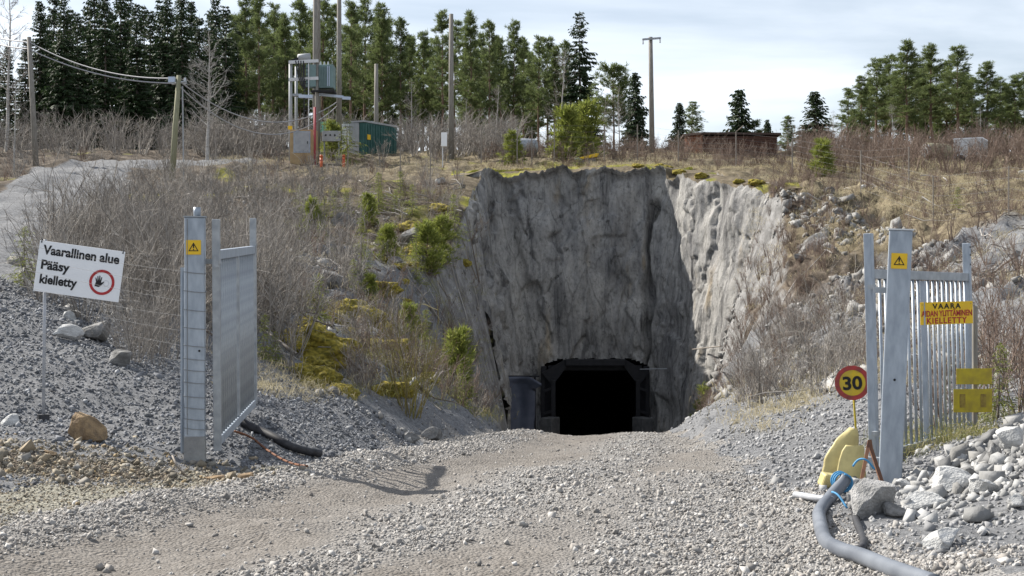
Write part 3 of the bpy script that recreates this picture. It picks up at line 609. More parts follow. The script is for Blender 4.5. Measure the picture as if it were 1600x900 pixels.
# ------------------------------------------------------------------ boulders
def rock_mesh(name, seed, cuts=17, sub=3):
    r = random.Random(seed); import bmesh
    bm = bmesh.new(); bmesh.ops.create_icosphere(bm, subdivisions=sub, radius=1)
    pl_ = [(Vector((r.gauss(0, 1), r.gauss(0, 1), r.gauss(0, 1))).normalized(), r.uniform(.36, .8)) for _ in range(cuts)]
    for v in bm.verts:
        for n_, d in pl_:
            k = v.co.dot(n_)-d
            if k > 0: v.co -= n_*k
        q = v.co; v.co += v.co*.05*float(fbm(q.x*2.5+seed, q.y*2.5, q.z*2.5, o=3, seed=seed))
    me = bpy.data.meshes.new(name); bm.to_mesh(me); bm.free(); return me
ROCKS = [rock_mesh('boulder', 100+i) for i in range(7)]
def boulder(p, size, mat, lb, group=None, rz=None, k=None, tilt=0, name='boulder', cat='boulder'):
    k = random.randrange(7) if k is None else k
    me = ROCKS[k].copy(); o = link(name, me, mat); o.scale = size; o.rotation_euler = (tilt, tilt*.6, random.uniform(0, 6) if rz is None else rz)
    o.location = Vector(p)+Vector((0, 0, size[2]*.35)); return tag(o, lb, cat, group)
boulder(G(135, 690), (.26, .2, .26), 'rock_brown', 'rusty brown pointed boulder lying between the sign and the wire-wrapped gate post', rz=.4, k=2)
boulder(G(105, 528), (.30, .26, .2), 'rock_pale', 'pale flat-faced boulder on top of the gravel heap', rz=1.2, k=1)
boulder(G(150, 530), (.34, .3, .26), 'rock_grey', 'dark grey boulder beside the pale one on the gravel heap', rz=.2, k=4)
boulder(G(185, 570), (.24, .22, .2), 'rock_grey', 'grey boulder half buried in the side of the gravel heap', k=5)
boulder(G(107, 498), (.2, .2, .16), 'rock_pale', 'small pale rock behind the boulders on the gravel heap', k=3)
boulder(G(18, 664), (.13, .12, .1), 'rock_pale', 'small pale stone at the far side of the black sign foot', k=0)
boulder(G(78, 712), (.09, .09, .06), 'rock_brown', 'little ochre stone in the yellow soil under the sign', k=6)
boulder(G(640, 690), (.24, .2, .16), 'rock_grey', 'brownish block at the toe of the mossy bank', k=1)
boulder(G(672, 688), (.34, .24, .2), 'rock_grey', 'larger grey block at the toe of the mossy bank', k=2)
boulder(G(385, 748), (.13, .1, .06), 'rock_brown', 'flat brown stone by the foot of the wire-wrapped gate post', k=4)
boulder(G(340, 750), (.17, .12, .06), 'rock_brown', 'flat rusty slab in front of the wire-wrapped gate post', k=3)
boulder(G(1353, 802), (.27, .25, .27), 'rock_mid', 'rounded grey boulder weighing down the end of the hose', rz=2.0, k=5)
for i, (x, y, a, m_, lb) in enumerate([(1490, 765, (.30, .2, .16), 'rock_pale', 'pale angular block behind the rounded boulder by the danger plate gate'), (1440, 795, (.28, .22, .15), 'rock_pale', 'white dusty slab next to the rounded boulder by the hose'), (1415, 760, (.15, .1, .05), 'rock_pale', 'thin flat slab at the foot of the unwrapped gate post'),
        (1510, 750, (.16, .15, .15), 'rock_grey', 'grey split stone between pale blocks of the rubble heap'), (1555, 722, (.1, .2, .2), 'rock_grey', 'dark upright slate leaning on the rubble heap'), (1588, 700, (.2, .18, .2), 'rock_pale', 'white block topping the rubble heap'),
        (1540, 770, (.2, .18, .12), 'rock_pale', 'broad dusty white stone on the face of the rubble heap'), (1590, 790, (.2, .1, .07), 'rock_pale', 'long white splinter on the face of the rubble heap'), (1470, 850, (.22, .16, .1), 'rock_pale', 'low white stone at the bottom of the rubble heap'), (1395, 805, (.13, .1, .08), 'rock_grey', 'small grey stone touching the rounded boulder')]):
    boulder(G(x, y), a, m_, lb, k=i % 7, tilt=.2*(i % 3))
r = random.Random(5)
for i in range(34):
    p = gp(r.uniform(1100, 1380), r.uniform(30, 60))
    if p.x < xr(p.y)+np.interp(p.y, [44, 52], [1.2, 4.6]) or 800+p.x/p.y*F > 1345: continue
    s_ = r.uniform(.25, .75)*(p.y/50)**.5; boulder(p, (s_*1.2, s_, s_*.8), 'rock_grey', 'jagged grey rock jutting from the bank beyond the danger plate gate', 'rocks on the bank beyond the danger plate gate', k=i % 7, tilt=r.uniform(-.4, .4))
for i in range(16):
    p = gp(r.uniform(430, 720), r.uniform(26, 56))
    if p.x > xl(p.y)-1.2: continue
    s_ = r.uniform(.25, .7); boulder(p, (s_*1.2, s_, s_*.8), 'rock_grey', 'dark rock poking from the mossy brushy bank', 'rocks on the mossy bank', k=i % 7, tilt=r.uniform(-.4, .4))
for x, y in ((688, 287), (1350, 293), (1597, 275)):
    boulder(G(x, y), (.42, .35, .28) if x != 1350 else (.2, .17, .16), 'rock_pale', {688: 'pale flat stone on the brow of the mossy bank', 1350: 'small white stone in the dry grass above the rock face', 1597: 'pale rock at the top of the dry grass slope'}[x])
# moss cushions
moss_spots = [(RNG.uniform(440, 735), RNG.uniform(400, 620), RNG.uniform(.12, .3)) for _ in range(34)]
def moss_mesh(seed):
    import bmesh
    bm = bmesh.new(); bmesh.ops.create_icosphere(bm, subdivisions=4, radius=1)
    for v in bm.verts:
        q = v.co; v.co = v.co*(1+.28*float(fbm(q.x*1.4+seed, q.y*1.4, q.z*1.4, o=4, seed=seed)))
        v.co += v.co*.10*float(fbm(q.x*5+seed, q.y*5, q.z*5, o=3, seed=seed+5)); v.co.z *= .8
    me = bpy.data.meshes.new('moss_cushion'); bm.to_mesh(me); bm.free(); me.polygons.foreach_set('use_smooth', np.ones(len(me.polygons), bool)); return me
MOSS = [moss_mesh(s_) for s_ in (3, 8, 14)]
for i, (x, y, s_) in enumerate([(505, 560, .55), (488, 530, .45), (560, 500, .6), (545, 490, .5), (500, 592, .35), (585, 520, .4), (470, 470, .4), (612, 545, .35), (600, 455, .45), (655, 395, .5), (455, 540, .3), (690, 330, .5), (640, 360, .5), (520, 500, .4), (575, 545, .35)]+moss_spots):
    o = link('moss_cushion', MOSS[i % 3], 'moss'); o.location = G(x, y, .02); o.scale = (s_*1.2, s_, s_*.8); o.rotation_euler = (0, 0, i*1.3); tag(o, 'yellow green moss cushion on the rocky bank', 'moss', 'moss cushions on the bank')
for i in range(16):
    X = r.uniform(-2, 11); Yy = 71.0 if X < 7.4 else 70.4-(X-7.4)*2.55
    o = link('moss_cushion', MOSS[i % 3], 'moss'); s_ = r.uniform(.12, .35); o.location = (X, Yy+r.uniform(0, .8), float(hill(np.array([X]), np.array([Yy+.6]))[0])-.06); o.scale = (s_*1.3, s_, s_*.7); o.rotation_euler = (0, 0, i); tag(o, 'moss cushion along the brink of the rock face', 'moss', 'moss along the brink')

# ------------------------------------------------------------------ vegetation templates
def tubes_np(paths, n=3):
    """list of (pts (k,3), radii (k)) -> V, F tris"""
    Vs, Fs, off = [], [], 0
    for pts, rad in paths:
        pts = np.asarray(pts, float); k = len(pts); d = np.gradient(pts, axis=0); d /= np.linalg.norm(d, axis=1)[:, None]+1e-9
        ref = np.array([.31, .87, .38]); a = np.cross(d, ref); a /= np.linalg.norm(a, axis=1)[:, None]+1e-9; b_ = np.cross(d, a)
        ang = np.arange(n)*2*PI/n
        V = pts[:, None]+np.asarray(rad)[:, None, None]*(np.cos(ang)[None, :, None]*a[:, None]+np.sin(ang)[None, :, None]*b_[:, None])
        i = np.arange(k-1)[:, None]*n; q = np.arange(n)[None]; q2 = (q+1) % n
        A_ = np.stack([i+q, i+q2, i+n+q2], -1).reshape(-1, 3); B2 = np.stack([i+q, i+n+q2, i+n+q], -1).reshape(-1, 3)
        Vs.append(V.reshape(-1, 3)); Fs.append(np.concatenate([A_, B2])+off); off += k*n
    return np.concatenate(Vs), np.concatenate(Fs)
def grow(rg, p, d, L, r0, k=4, wander=.25, up=.1):
    pts = [np.array(p, float)]; d = np.array(d, float)
    for i in range(k):
        d = d+rg.normal(0, wander, 3)+np.array([0, 0, up]); d /= np.linalg.norm(d); pts.append(pts[-1]+d*L/k)
    return np.array(pts), np.linspace(r0, r0*.3, k+1)
def bush(seed, h=1.6, stems=10, sub=5, rad=.011, spread=.5, up=.08):
    rg = np.random.default_rng(seed); paths = []
    for s_ in range(stems):
        a = rg.uniform(0, 2*PI); e = rg.uniform(0, spread); d = (math.cos(a)*e, math.sin(a)*e, 1)
        L = h*rg.uniform(.55, 1.1); pts, rd = grow(rg, (math.cos(a)*.12*h*rg.random(), math.sin(a)*.12*h*rg.random(), -.1), d, L, rad*rg.uniform(.7, 1.2), 5, .13, up); paths.append((pts, rd))
        for q in range(sub):
            k = rg.uniform(.25, .95)*(len(pts)-1); i = int(min(k, len(pts)-2)); p = pts[i]+(pts[i+1]-pts[i])*(k-i)
            dd = (pts[i+1]-pts[i])/np.linalg.norm(pts[i+1]-pts[i])+rg.normal(0, .55, 3); p2, r2 = grow(rg, p, dd, L*rg.uniform(.2, .45), rad*.5, 3, .2, up); paths.append((p2, r2))
            for _ in range(2):
                j = rg.integers(1, 3); dd = p2[j]-p2[j-1]; dd = dd/np.linalg.norm(dd)+rg.normal(0, .6, 3); p3, r3 = grow(rg, p2[j], dd, L*rg.uniform(.1, .2), rad*.32, 2, .2, up); paths.append((p3, r3))
    return tubes_np(paths)
def bare_tree(seed, h, nb=26, r0=.09):
    rg = np.random.default_rng(seed); tr, rd = grow(rg, (0, 0, -.2), (0, 0, 1), h, r0, 10, .035, .12); rd = np.linspace(r0, r0*.12, 11); paths = []
    for q in range(nb):
        k = rg.uniform(.28, .97)*10; i = int(min(k, 9)); p = tr[i]+(tr[i+1]-tr[i])*(k-i); a = rg.uniform(0, 2*PI); L = h*.34*(1.15-k/10)*rg.uniform(.7, 1.2)
        pts, r2 = grow(rg, p, (math.cos(a), math.sin(a), .45), L, r0*.3*(1.1-k/12), 6, .14, .13); paths.append((pts, r2))
        for _ in range(6):
            j = rg.integers(1, 6); dd = pts[j]-pts[j-1]; dd = dd/np.linalg.norm(dd)+rg.normal(0, .5, 3); p2, r3 = grow(rg, pts[j], dd, L*rg.uniform(.2, .5), r0*.1, 4, .2, .1); paths.append((p2, r3))
            for _ in range(3):
                j2 = rg.integers(1, 4); dd = p2[j2]-p2[j2-1]; dd = dd/np.linalg.norm(dd)+rg.normal(0, .6, 3); p4, r4 = grow(rg, p2[j2], dd, L*.2, r0*.06, 2, .2, .1); paths.append((p4, r4))
    return tubes_np([(tr, rd)], 7), tubes_np(paths)
def blades(C, D, W, L, rg, droop=0):
    """thin kite quads -> 2 tris each. C base pts, D unit dirs"""
    n = len(C); ref = rg.normal(size=(n, 3)); s_ = np.cross(D, ref); s_ /= np.linalg.norm(s_, axis=1)[:, None]+1e-9
    mid = C+D*L[:, None]*.45; tip = C+D*L[:, None]; tip[:, 2] -= droop*L
    V = np.stack([C, mid+s_*W[:, None]*.5, tip, mid-s_*W[:, None]*.5], 1).reshape(-1, 3); b_ = np.arange(n)[:, None]*4
    return V, np.concatenate([b_+np.array([[0, 1, 3]]), b_+np.array([[1, 2, 3]])])
def trunk_np(h, r0, rg, bend=.02):
    k = 9; z = np.linspace(-.6, h*.97, k); P = np.stack([np.cumsum(rg.normal(0, bend, k))*.6, np.cumsum(rg.normal(0, bend, k))*.6, z], -1); return P, np.linspace(r0, r0*.08, k)
def spruce(seed, h, wide=.17, low=.1, dens=1.0, fine=1.0, stepk=.021, wk=1.0):
    rg = np.random.default_rng(seed); P, rd = trunk_np(h, .011*h+.02, rg, .02); C, D, W, L = [], [], [], []; br = []
    z = h*low; step = stepk*h
    while z < h*.985:
        t_ = z/h; R = wide*h*((1-t_)**.82)*rg.uniform(.72, 1.15)+.05*h*.2; cx = np.array([np.interp(z, P[:, 2], P[:, 0]), np.interp(z, P[:, 2], P[:, 1])])
        nb = max(3, int(rg.integers(5, 8)*dens)); a0 = rg.uniform(0, 6.3)
        for b_ in range(nb):
            if rg.random() < .1: continue
            a = a0+b_*2*PI/nb+rg.normal(0, .2); Rb = R*rg.uniform(.55, 1.15); dr = rg.uniform(.22, .5)*(1.15-t_)
            ns = max(4, int(Rb/(.10*fine)*1.0)); s_ = np.linspace(.12, 1, ns); zz = z-Rb*dr*s_*1.1+Rb*.38*dr*s_**2.5+ (t_ > .8)*Rb*.6*s_
            pt = np.stack([cx[0]+math.cos(a)*Rb*s_, cx[1]+math.sin(a)*Rb*s_, zz], -1); br.append((pt[::max(1, ns//3)], np.full(len(pt[::max(1, ns//3)]), .006*h*.12+.008)))
            for sd_ in (-1, 1, 0):
                m_ = ns; aa = a+sd_*rg.uniform(.5, 1.1, m_); D_ = np.stack([np.cos(aa), np.sin(aa), -rg.uniform(.2, .9, m_)-(.5 if sd_ == 0 else 0)], -1); D_ /= np.linalg.norm(D_, axis=1)[:, None]
                C.append(pt+rg.normal(0, .03, pt.shape)); D.append(D_); l_ = (.10+.30*Rb*(1-.6*s_)+.05)*rg.uniform(.6, 1.2, m_)*fine; L.append(l_); W.append((l_*.30+.04*fine)*wk)
        z += step*rg.uniform(.7, 1.2)
    C.append(np.array([[P[-1, 0], P[-1, 1], h*.95]])); D.append(np.array([[0, 0, 1.]])); L.append(np.array([h*.06])); W.append(np.array([.06]))
    cr_ = blades(np.concatenate(C), np.concatenate(D), np.concatenate(W), np.concatenate(L), rg, .15)
    return tubes_np([(P, rd)], 8), cr_, tubes_np([b_ for b_ in br if len(b_[0]) > 1])
def pine(seed, h, low=.38, wide=.13, dens=1.0, rnd=.0, tk=1.0):
    rg = np.random.default_rng(seed); P, rd = trunk_np(h, .009*h+.02, rg, .05); C, D, W, L = [], [], [], []; br = []
    z = h*low
    while z < h*.98:
        t_ = (z-h*low)/(h*(1-low)); R = wide*h*(((1-t_)**.75)*(.55+.45*min(1, t_*4+.3)) if not rnd else math.sqrt(max(0, 1-(2*t_-.9)**2*.8)))*rg.uniform(.6, 1.2)+.15
        cx = np.array([np.interp(z, P[:, 2], P[:, 0]), np.interp(z, P[:, 2], P[:, 1])])
        for b_ in range(max(2, int(rg.integers(4, 7)*dens))):
            a = rg.uniform(0, 2*PI); Rb = R*rg.uniform(.45, 1.15); up = rg.uniform(.0, .45)+.5*t_
            pts, rr = grow(rg, (cx[0], cx[1], z), (math.cos(a), math.sin(a), up*.6), Rb, .012+.003*h*(1-t_)*.5, 4, .13, .07); br.append((pts, rr))
            for q in range(max(2, int((4+Rb*4.2)*tk))):
                k = rg.uniform(.3, 1)*4; i = int(min(k, 3)); p = pts[i]+(pts[i+1]-pts[i])*(k-i)+rg.normal(0, .10+.05*Rb, 3); m_ = 16
                ax = (pts[i+1]-pts[i])/np.linalg.norm(pts[i+1]-pts[i])+np.array([0, 0, .5]); D_ = ax+rg.normal(0, .62, (m_, 3)); D_ /= np.linalg.norm(D_, axis=1)[:, None]
                C.append(p+rg.normal(0, .05, (m_, 3))); D.append(D_); l_ = rg.uniform(.18, .42, m_); L.append(l_); W.append(rg.uniform(.028, .055, m_))
        z += .032*h*rg.uniform(.7, 1.3)
    for q in range(14):                                    # dead lower branches
        a = rg.uniform(0, 2*PI); z0 = h*rg.uniform(low*.4, low); pts, rr = grow(rg, (np.interp(z0, P[:, 2], P[:, 0]), np.interp(z0, P[:, 2], P[:, 1]), z0), (math.cos(a), math.sin(a), -.1), rg.uniform(.4, 1.1), .014, 3, .15, 0); br.append((pts, rr))
    cr_ = blades(np.concatenate(C), np.concatenate(D), np.concatenate(W), np.concatenate(L), rg)
    return tubes_np([(P, rd)], 8), cr_, tubes_np(br)
def tree_proto(kind, data, bark, leaf):
    (tv2, tf2), (cv, cf), (bv, bf) = data
    return dict(kind=kind, trunk=mesh_np('trunk', tv2, tris=tf2, smooth=True), crown=mesh_np('crown', cv, tris=cf), br=mesh_np('branches', bv, tris=bf), bark=bark, leaf=leaf)
def put_tree(p, name, loc, rz, sc, label, group, cat='tree'):
    t = thing(name, label, cat, loc, rz, group); t.scale = sc if hasattr(sc, '__len__') else (sc,)*3
    link('trunk', p['trunk'], p['bark'], t); c = link('crown', p['crown'], p['leaf'], t); tag(link('branches', p['br'], p['bark'], c), kind='stuff')
    return t
SPR = [tree_proto('spruce', spruce(200+i, 14, .125+.015*(i % 3), .12+.05*(i % 2)), 'spruce_bark', 'spruce_needles') for i in range(5)]
PIN = [tree_proto('pine', pine(300+i, 14, .30+.07*(i % 3), .125+.015*(i % 3), 1.15), 'pine_bark', 'pine_needles') for i in range(6)]
PRND = tree_proto('pine', pine(340, 9, .35, .22, 1.1, 1), 'pine_bark', 'pine_needles')
SMALL = [tree_proto('spruce', spruce(400+i, 6.5, .20, .06, .9, 1.0), 'spruce_bark', 'spruce_needles') for i in range(2)]
SPIRE = tree_proto('spruce', spruce(420, 12, .19, .05, .75, 1.0), 'spruce_bark', 'spruce_needles')
SAP = [tree_proto('spruce', spruce(430+i, 2.2, .34, .03, .75, .6, .065, .32), 'spruce_bark', 'sapling_needles') for i in range(3)]
SAPP = [tree_proto('pine', pine(440+i, 2.6, .06, .30, .7, 0, .2), 'pine_bark', 'sapling_needles') for i in range(2)]
r = random.Random(21)
def tree_at(p, name, x, top, Y, H0, label, group, squash=1.0):
    g = gp(x, Y); ztop = CAMZ+(460-top)/F*Y; s_ = (ztop-g.z)/H0; put_tree(p, name, g, r.uniform(0, 6.28), (s_*squash, s_*squash, s_), label, group)
# dense dark spruces behind the gravel track
for i, (x, top, Y) in enumerate([(62, 0, 101), (84, -14, 108), (100, -6, 98), (122, 18, 104), (148, -30, 110), (165, -18, 99), (188, -34, 107), (214, 4, 100), (236, 14, 112), (262, -10, 104), (284, -22, 98), (312, 20, 110), (338, -8, 103), (352, 6, 99), (40, 60, 100), (372, 30, 108), (75, 22, 116), (135, 8, 118), (200, -6, 118), (250, -2, 118), (300, 0, 116), (175, 10, 122), (110, 12, 122), (225, 6, 124), (-10, 30, 110), (12, 70, 106), (275, 14, 124), (330, 14, 122)]):
    tree_at(SPR[i % 5], 'spruce_tree', x, top, Y, 14, 'tall dark spruce in the dense stand behind the leaning power poles', 'dark spruces behind the leaning poles', 1.15)
for i, (x, top, Y) in enumerate([(385, -6, 103), (408, -12, 98), (428, 4, 108), (446, 18, 100), (468, -4, 112), (505, -8, 104), (520, 10, 116), (545, 2, 98), (570, -4, 106), (598, 2, 100), (626, 26, 104), (640, 60, 112), (662, 50, 102), (690, 18, 100), (712, 30, 112), (736, 14, 104), (764, 30, 99), (782, 60, 110), (802, 34, 102), (820, 60, 112), (842, 55, 104), (866, 70, 100), (884, 62, 112), (480, 20, 120), (555, 20, 122), (610, 30, 120), (670, 60, 122), (750, 50, 122), (830, 80, 120), (395, 20, 118), (435, 30, 122), (585, 28, 118)]):
    tree_at(PIN[i % 6], 'pine_tree', x, top, Y, 14, 'slender green pine in the stand behind the transformer tower and containers', 'pines behind the transformer tower', 1.1)
for i in range(12):
    tree_at(PIN[(i*7) % 6], 'pine_tree', 375+i*44+r.uniform(-8, 8), r.uniform(20, 75)+(i > 7)*25, r.uniform(122, 136), 14, 'slender green pine in the stand behind the transformer tower and containers', 'pines behind the transformer tower', 1.15)
for i in range(20):
    tree_at(SMALL[i % 2], 'spruce_tree', -10+i*44+r.uniform(-9, 9), r.uniform(130, 185), r.uniform(112, 134), 6.5, 'young understorey spruce between the trunks of the hilltop stand', 'understorey spruces in the hilltop stand', 1.1)
for i in range(12):
    tree_at(SMALL[i % 2], 'spruce_tree', 1335+i*26+r.uniform(-9, 9), r.uniform(150, 195), r.uniform(110, 128), 6.5, 'young understorey spruce between pines behind the white trailer', 'understorey spruces behind the white trailer', 1.1)
tree_at(SPIRE, 'spruce_tree', 906, 16, 100, 12, 'tall ragged spruce with bare lower trunk standing above its neighbours at the pine stand edge', None, 1.25)
tree_at(PRND, 'pine_tree', 958, 104, 96, 9, 'round-topped pine beside the ragged tall spruce', None, 1.3)
tree_at(SMALL[0], 'spruce_tree', 992, 112, 94, 6.5, 'dark conical spruce next to the tall crossarm pole', None, 1.15)
tree_at(SMALL[1], 'spruce_tree', 1062, 160, 98, 6.5, 'small spruce at the tall end wall of the brown shed', None, 1.4); tree_at(PIN[2], 'pine_tree', 1082, 158, 104, 14, 'thin young pine behind the end of the brown shed', None, 1.7)
tree_at(SMALL[0], 'spruce_tree', 1156, 138, 118, 6.5, 'lone dark spruce rising behind the brown shed roof', None, 1.5)
tree_at(PIN[1], 'pine_tree', 1182, 188, 118, 14, 'stubby pine peeping over the brown shed roof', None, 2.2); tree_at(SMALL[1], 'spruce_tree', 1199, 186, 130, 6.5, 'tiny far spruce peeping over the brown shed roof', None, .9)
tree_at(PIN[4], 'pine_tree', 1231, 180, 104, 14, 'low bushy pine between the brown shed and the drooping spruce', None, 2.0)
tree_at(SMALL[1], 'spruce_tree', 1273, 142, 98, 6.5, 'solitary drooping dark spruce on the open skyline', None, 1.9)
for i, (x, top, Y) in enumerate([(1322, 138, 100), (1346, 120, 96), (1370, 92, 102), (1392, 84, 110), (1416, 62, 98), (1432, 90, 106), (1458, 70, 100), (1478, 96, 112), (1496, 74, 102), (1520, 120, 110), (1542, 94, 98), (1562, 120, 106), (1582, 118, 100), (1602, 112, 104), (1622, 120, 100), (1448, 100, 116), (1510, 110, 118), (1405, 110, 118), (1355, 130, 112), (1575, 130, 116)]):
    tree_at(PIN[(i*5+1) % 6], 'pine_tree', x, top, Y, 14, 'green pine in the clump behind the white box trailer', 'pines behind the white trailer', 1.75)
# leafless birches
BIR = []
for i in range(3):
    a, b_ = bare_tree(500+i, 8, 30); BIR.append((mesh_np('trunk', a[0], tris=a[1], smooth=True), mesh_np('branches', b_[0], tris=b_[1])))
def birch(x, top, Y, k, lb, grp=None, H0=8.0):
    g = gp(x, Y); s_ = (CAMZ+(460-top)/F*Y-g.z)/H0; t = thing('birch_tree', lb, 'tree', g, r.uniform(0, 6), grp); t.scale = (s_,)*3
    link('trunk', BIR[k][0], 'birch_bark', t); tag(link('branches', BIR[k][1], 'birch_bark' if k == 3 else 'dead_wood', t), kind='stuff')
_a, _b = bare_tree(511, 8, 40, .12); BIR.append((mesh_np('trunk', _a[0], tris=_a[1], smooth=True), mesh_np('branches', _b[0], tris=_b[1])))
birch(324, 44, 77, 3, 'bare pale birch standing alone beside the stubby cable pole')
birch(10, -30, 84, 1, 'bare birch at the very edge of the spruce stand'); birch(22, 120, 70, 2, 'small thin bare birch beside the gravel track edge')
for i, (x, top) in enumerate([(876, 75), (968, 130), (1300, 170), (1395, 160), (945, 150), (640, 120), (775, 130), (730, 150), (1530, 165)]):
    birch(x, top, 88+i % 3*3, i % 3, 'slim bare birch among the conifers on the hilltop', 'bare birches on the hilltop')

# brush
BUSH = [bush(600+i, 1.7, 9+i % 4, 5, .011, .45+.12*(i % 3)) for i in range(6)]
BUSHM = {m_: [mesh_np('bare_bush', v, tris=f) for v, f in BUSH] for m_ in ('twig_grey', 'twig_brown')}
FAR = [bush(640+i, 1.5, 9, 3, .017, .5) for i in range(4)]
def brush_mass(name, spots, T, mat, lb, smin=.6, smax=1.2):
    P = np.array([tuple(p) for p in spots]); parts = []; wh = RNG.integers(0, len(T), len(P))
    for k, tpl in enumerate(T):
        s_ = wh == k
        if s_.any(): parts.append(join_instances(tpl, P[s_], rotz(RNG.uniform(0, 6.28, s_.sum())), RNG.uniform(smin, smax, s_.sum())))
    V, Fc = merge(parts); tag(link(name, mesh_np(name, V, tris=Fc), mat), lb, kind='stuff')
_gn = {}
def brush_nodes():
    ng = bpy.data.node_groups.new('scatter', 'GeometryNodeTree'); ng.interface.new_socket('Geometry', in_out='INPUT', socket_type='NodeSocketGeometry'); ng.interface.new_socket('Plant', in_out='INPUT', socket_type='NodeSocketObject'); ng.interface.new_socket('Geometry', in_out='OUTPUT', socket_type='NodeSocketGeometry')
    gi = ng.nodes.new('NodeGroupInput'); go = ng.nodes.new('NodeGroupOutput'); ip = ng.nodes.new('GeometryNodeInstanceOnPoints'); oi = ng.nodes.new('GeometryNodeObjectInfo'); oi.transform_space = 'ORIGINAL'; oi.inputs['As Instance'].default_value = True
    ar = ng.nodes.new('GeometryNodeInputNamedAttribute'); ar.data_type = 'FLOAT_VECTOR'; ar.inputs[0].default_value = 'turn'; asx = ng.nodes.new('GeometryNodeInputNamedAttribute'); asx.data_type = 'FLOAT_VECTOR'; asx.inputs[0].default_value = 'size'
    L_ = ng.links.new; L_(gi.outputs[0], ip.inputs['Points']); L_(gi.outputs[1], oi.inputs['Object']); L_(oi.outputs['Geometry'], ip.inputs['Instance']); L_(ar.outputs[0], ip.inputs['Rotation']); L_(asx.outputs[0], ip.inputs['Scale']); L_(ip.outputs[0], go.inputs[0]); return ng
def scatter_nodes(name, pts, plant, lb, s0, s1, tilt=.12):
    P = np.array([tuple(p) for p in pts], np.float32); me = bpy.data.meshes.new(name); me.vertices.add(len(P)); me.vertices.foreach_set('co', P.ravel())
    rt = np.column_stack([RNG.normal(0, tilt, len(P)), RNG.normal(0, tilt, len(P)), RNG.uniform(0, 6.28, len(P))]).astype(np.float32); sc = RNG.uniform(s0, s1, (len(P), 1)).repeat(3, 1).astype(np.float32)
    me.attributes.new('turn', 'FLOAT_VECTOR', 'POINT').data.foreach_set('vector', rt.ravel()); me.attributes.new('size', 'FLOAT_VECTOR', 'POINT').data.foreach_set('vector', sc.ravel())
    o = link(name, me, None); m_ = o.modifiers.new('scatter', 'NODES')
    if 'n' not in _gn: _gn['n'] = brush_nodes()
    m_.node_group = _gn['n']; m_['Socket_1'] = plant; return tag(o, lb, kind='stuff')
def spots(n, x0, x1, y0, y1, ok=lambda p: True):
    o = []
    while len(o) < n:
        p = gp(RNG.uniform(x0, x1), RNG.uniform(y0, y1))
        if ok(p): o.append(p)
    return o
offroad = lambda p: p.x < xl(p.y)-np.interp(p.y, [20, 26, 34], [1.8, 1.2, .35]) or p.x > xr(p.y)+.8
def offtrack(p): return offroad(p) and float(lut(trackL)(np.array([p.x]), np.array([p.y]))[0]) < .3
def solo(n, x0, x1, y0, y1, mat, lb, grp, s0, s1, ok=offtrack):
    for i, p in enumerate(spots(n, x0, x1, y0, y1, ok)):
        o = link('bare_bush', BUSHM[mat][i % 6], mat); s_ = r.uniform(s0, s1); o.location = p; o.scale = (s_,)*3; o.rotation_euler = (0, 0, r.uniform(0, 6)); tag(o, lb, 'bush', grp)
solo(12, 190, 300, 18.8, 22, 'twig_grey', 'leafless bush on the flank of the gravel heap beside the wire-wrapped gate post', 'bushes on the gravel heap', .5, .85)
solo(8, 60, 220, 21.5, 24.5, 'twig_grey', 'leafless bush right behind the boulders on the gravel heap', 'bushes behind the heap boulders', .7, 1.0)
solo(46, 70, 420, 23.5, 36, 'twig_grey', 'leafless grey brown bush in the thicket behind the gravel heap', 'bushes behind the gravel heap', .8, 1.4)
solo(30, 1150, 1345, 24, 40, 'twig_grey', 'leafless bush on the bank between the road and the danger plate gate', 'bushes on the bank by the danger plate gate', .6, 1.05)
solo(14, 1450, 1640, 17.2, 24, 'twig_brown', 'twiggy bare bush growing behind the danger plate gate leaf', 'bushes behind the danger plate gate', .75, 1.15)
def far_bush(k, mat, x, Y, s_, lb):
    o = link('bare_bush', mesh_np('bare_bush', FAR[k][0], tris=FAR[k][1]), mat); o.location = gp(x, Y); o.scale = (s_,)*3; return tag(o, lb, 'bush')
FB = [far_bush(0, 'twig_grey', 420, 45, 1.2, 'tall bare bush halfway up the brushy bank above the wire-wrapped gate post'), far_bush(1, 'twig_grey', 300, 60, 1.2, 'bare bush just below the bend of the gravel track'), far_bush(2, 'twig_brown', 1330, 76, 1.0, 'brown bare bush beside the drooping spruce on the skyline'), far_bush(3, 'twig_brown', 1240, 48, .6, 'small brown bare bush on the broken rock bank')]
def thicket(n, x0, x1, y0, y1, ok, lb, s0, s1, ks=(0, 1)):
    for k in ks: scatter_nodes('brushwood', spots(n//len(ks), x0, x1, y0, y1, ok), FB[k], lb, s0, s1)
yes = lambda p: True
clear2 = lambda p: RNG.random() < .6 or not (1425 < 800+p.x/p.y*F < 1580 and p.y < 82)
clear = lambda p: not (440 < 800+p.x/p.y*F < 640 and p.y < 87.5)
FB.append([x for x in bpy.data.objects if x.name.startswith('bare_bush')][14]); FB.append([x for x in bpy.data.objects if x.name.startswith('bare_bush')][15])
thicket(130, 90, 470, 25, 44, offtrack, 'mass of bare grey brushwood behind the gravel heap', .6, 1.2, (4, 5))
thicket(36, 90, 470, 25, 44, offtrack, 'stouter bare saplings standing through the thicket', .7, 1.2)
thicket(170, 120, 560, 42, 68, offtrack, 'mass of bare grey brushwood covering the bank below the track', .6, 1.3)
thicket(220, 440, 745, 30, 66, offroad, 'bare brushwood on the mossy bank beside the rock face', .3, .8, (0, 3))
thicket(230, 300, 800, 79, 96, clear, 'bare brushwood around the transformer tower and containers', .9, 1.9)
thicket(100, -60, 330, 81, 96, yes, 'bare brushwood at the foot of the dark spruces', .8, 1.9)
thicket(360, 740, 1300, 73, 92, yes, 'low bare brushwood along the hilltop above the rock face', .35, 1.0, (2, 3))
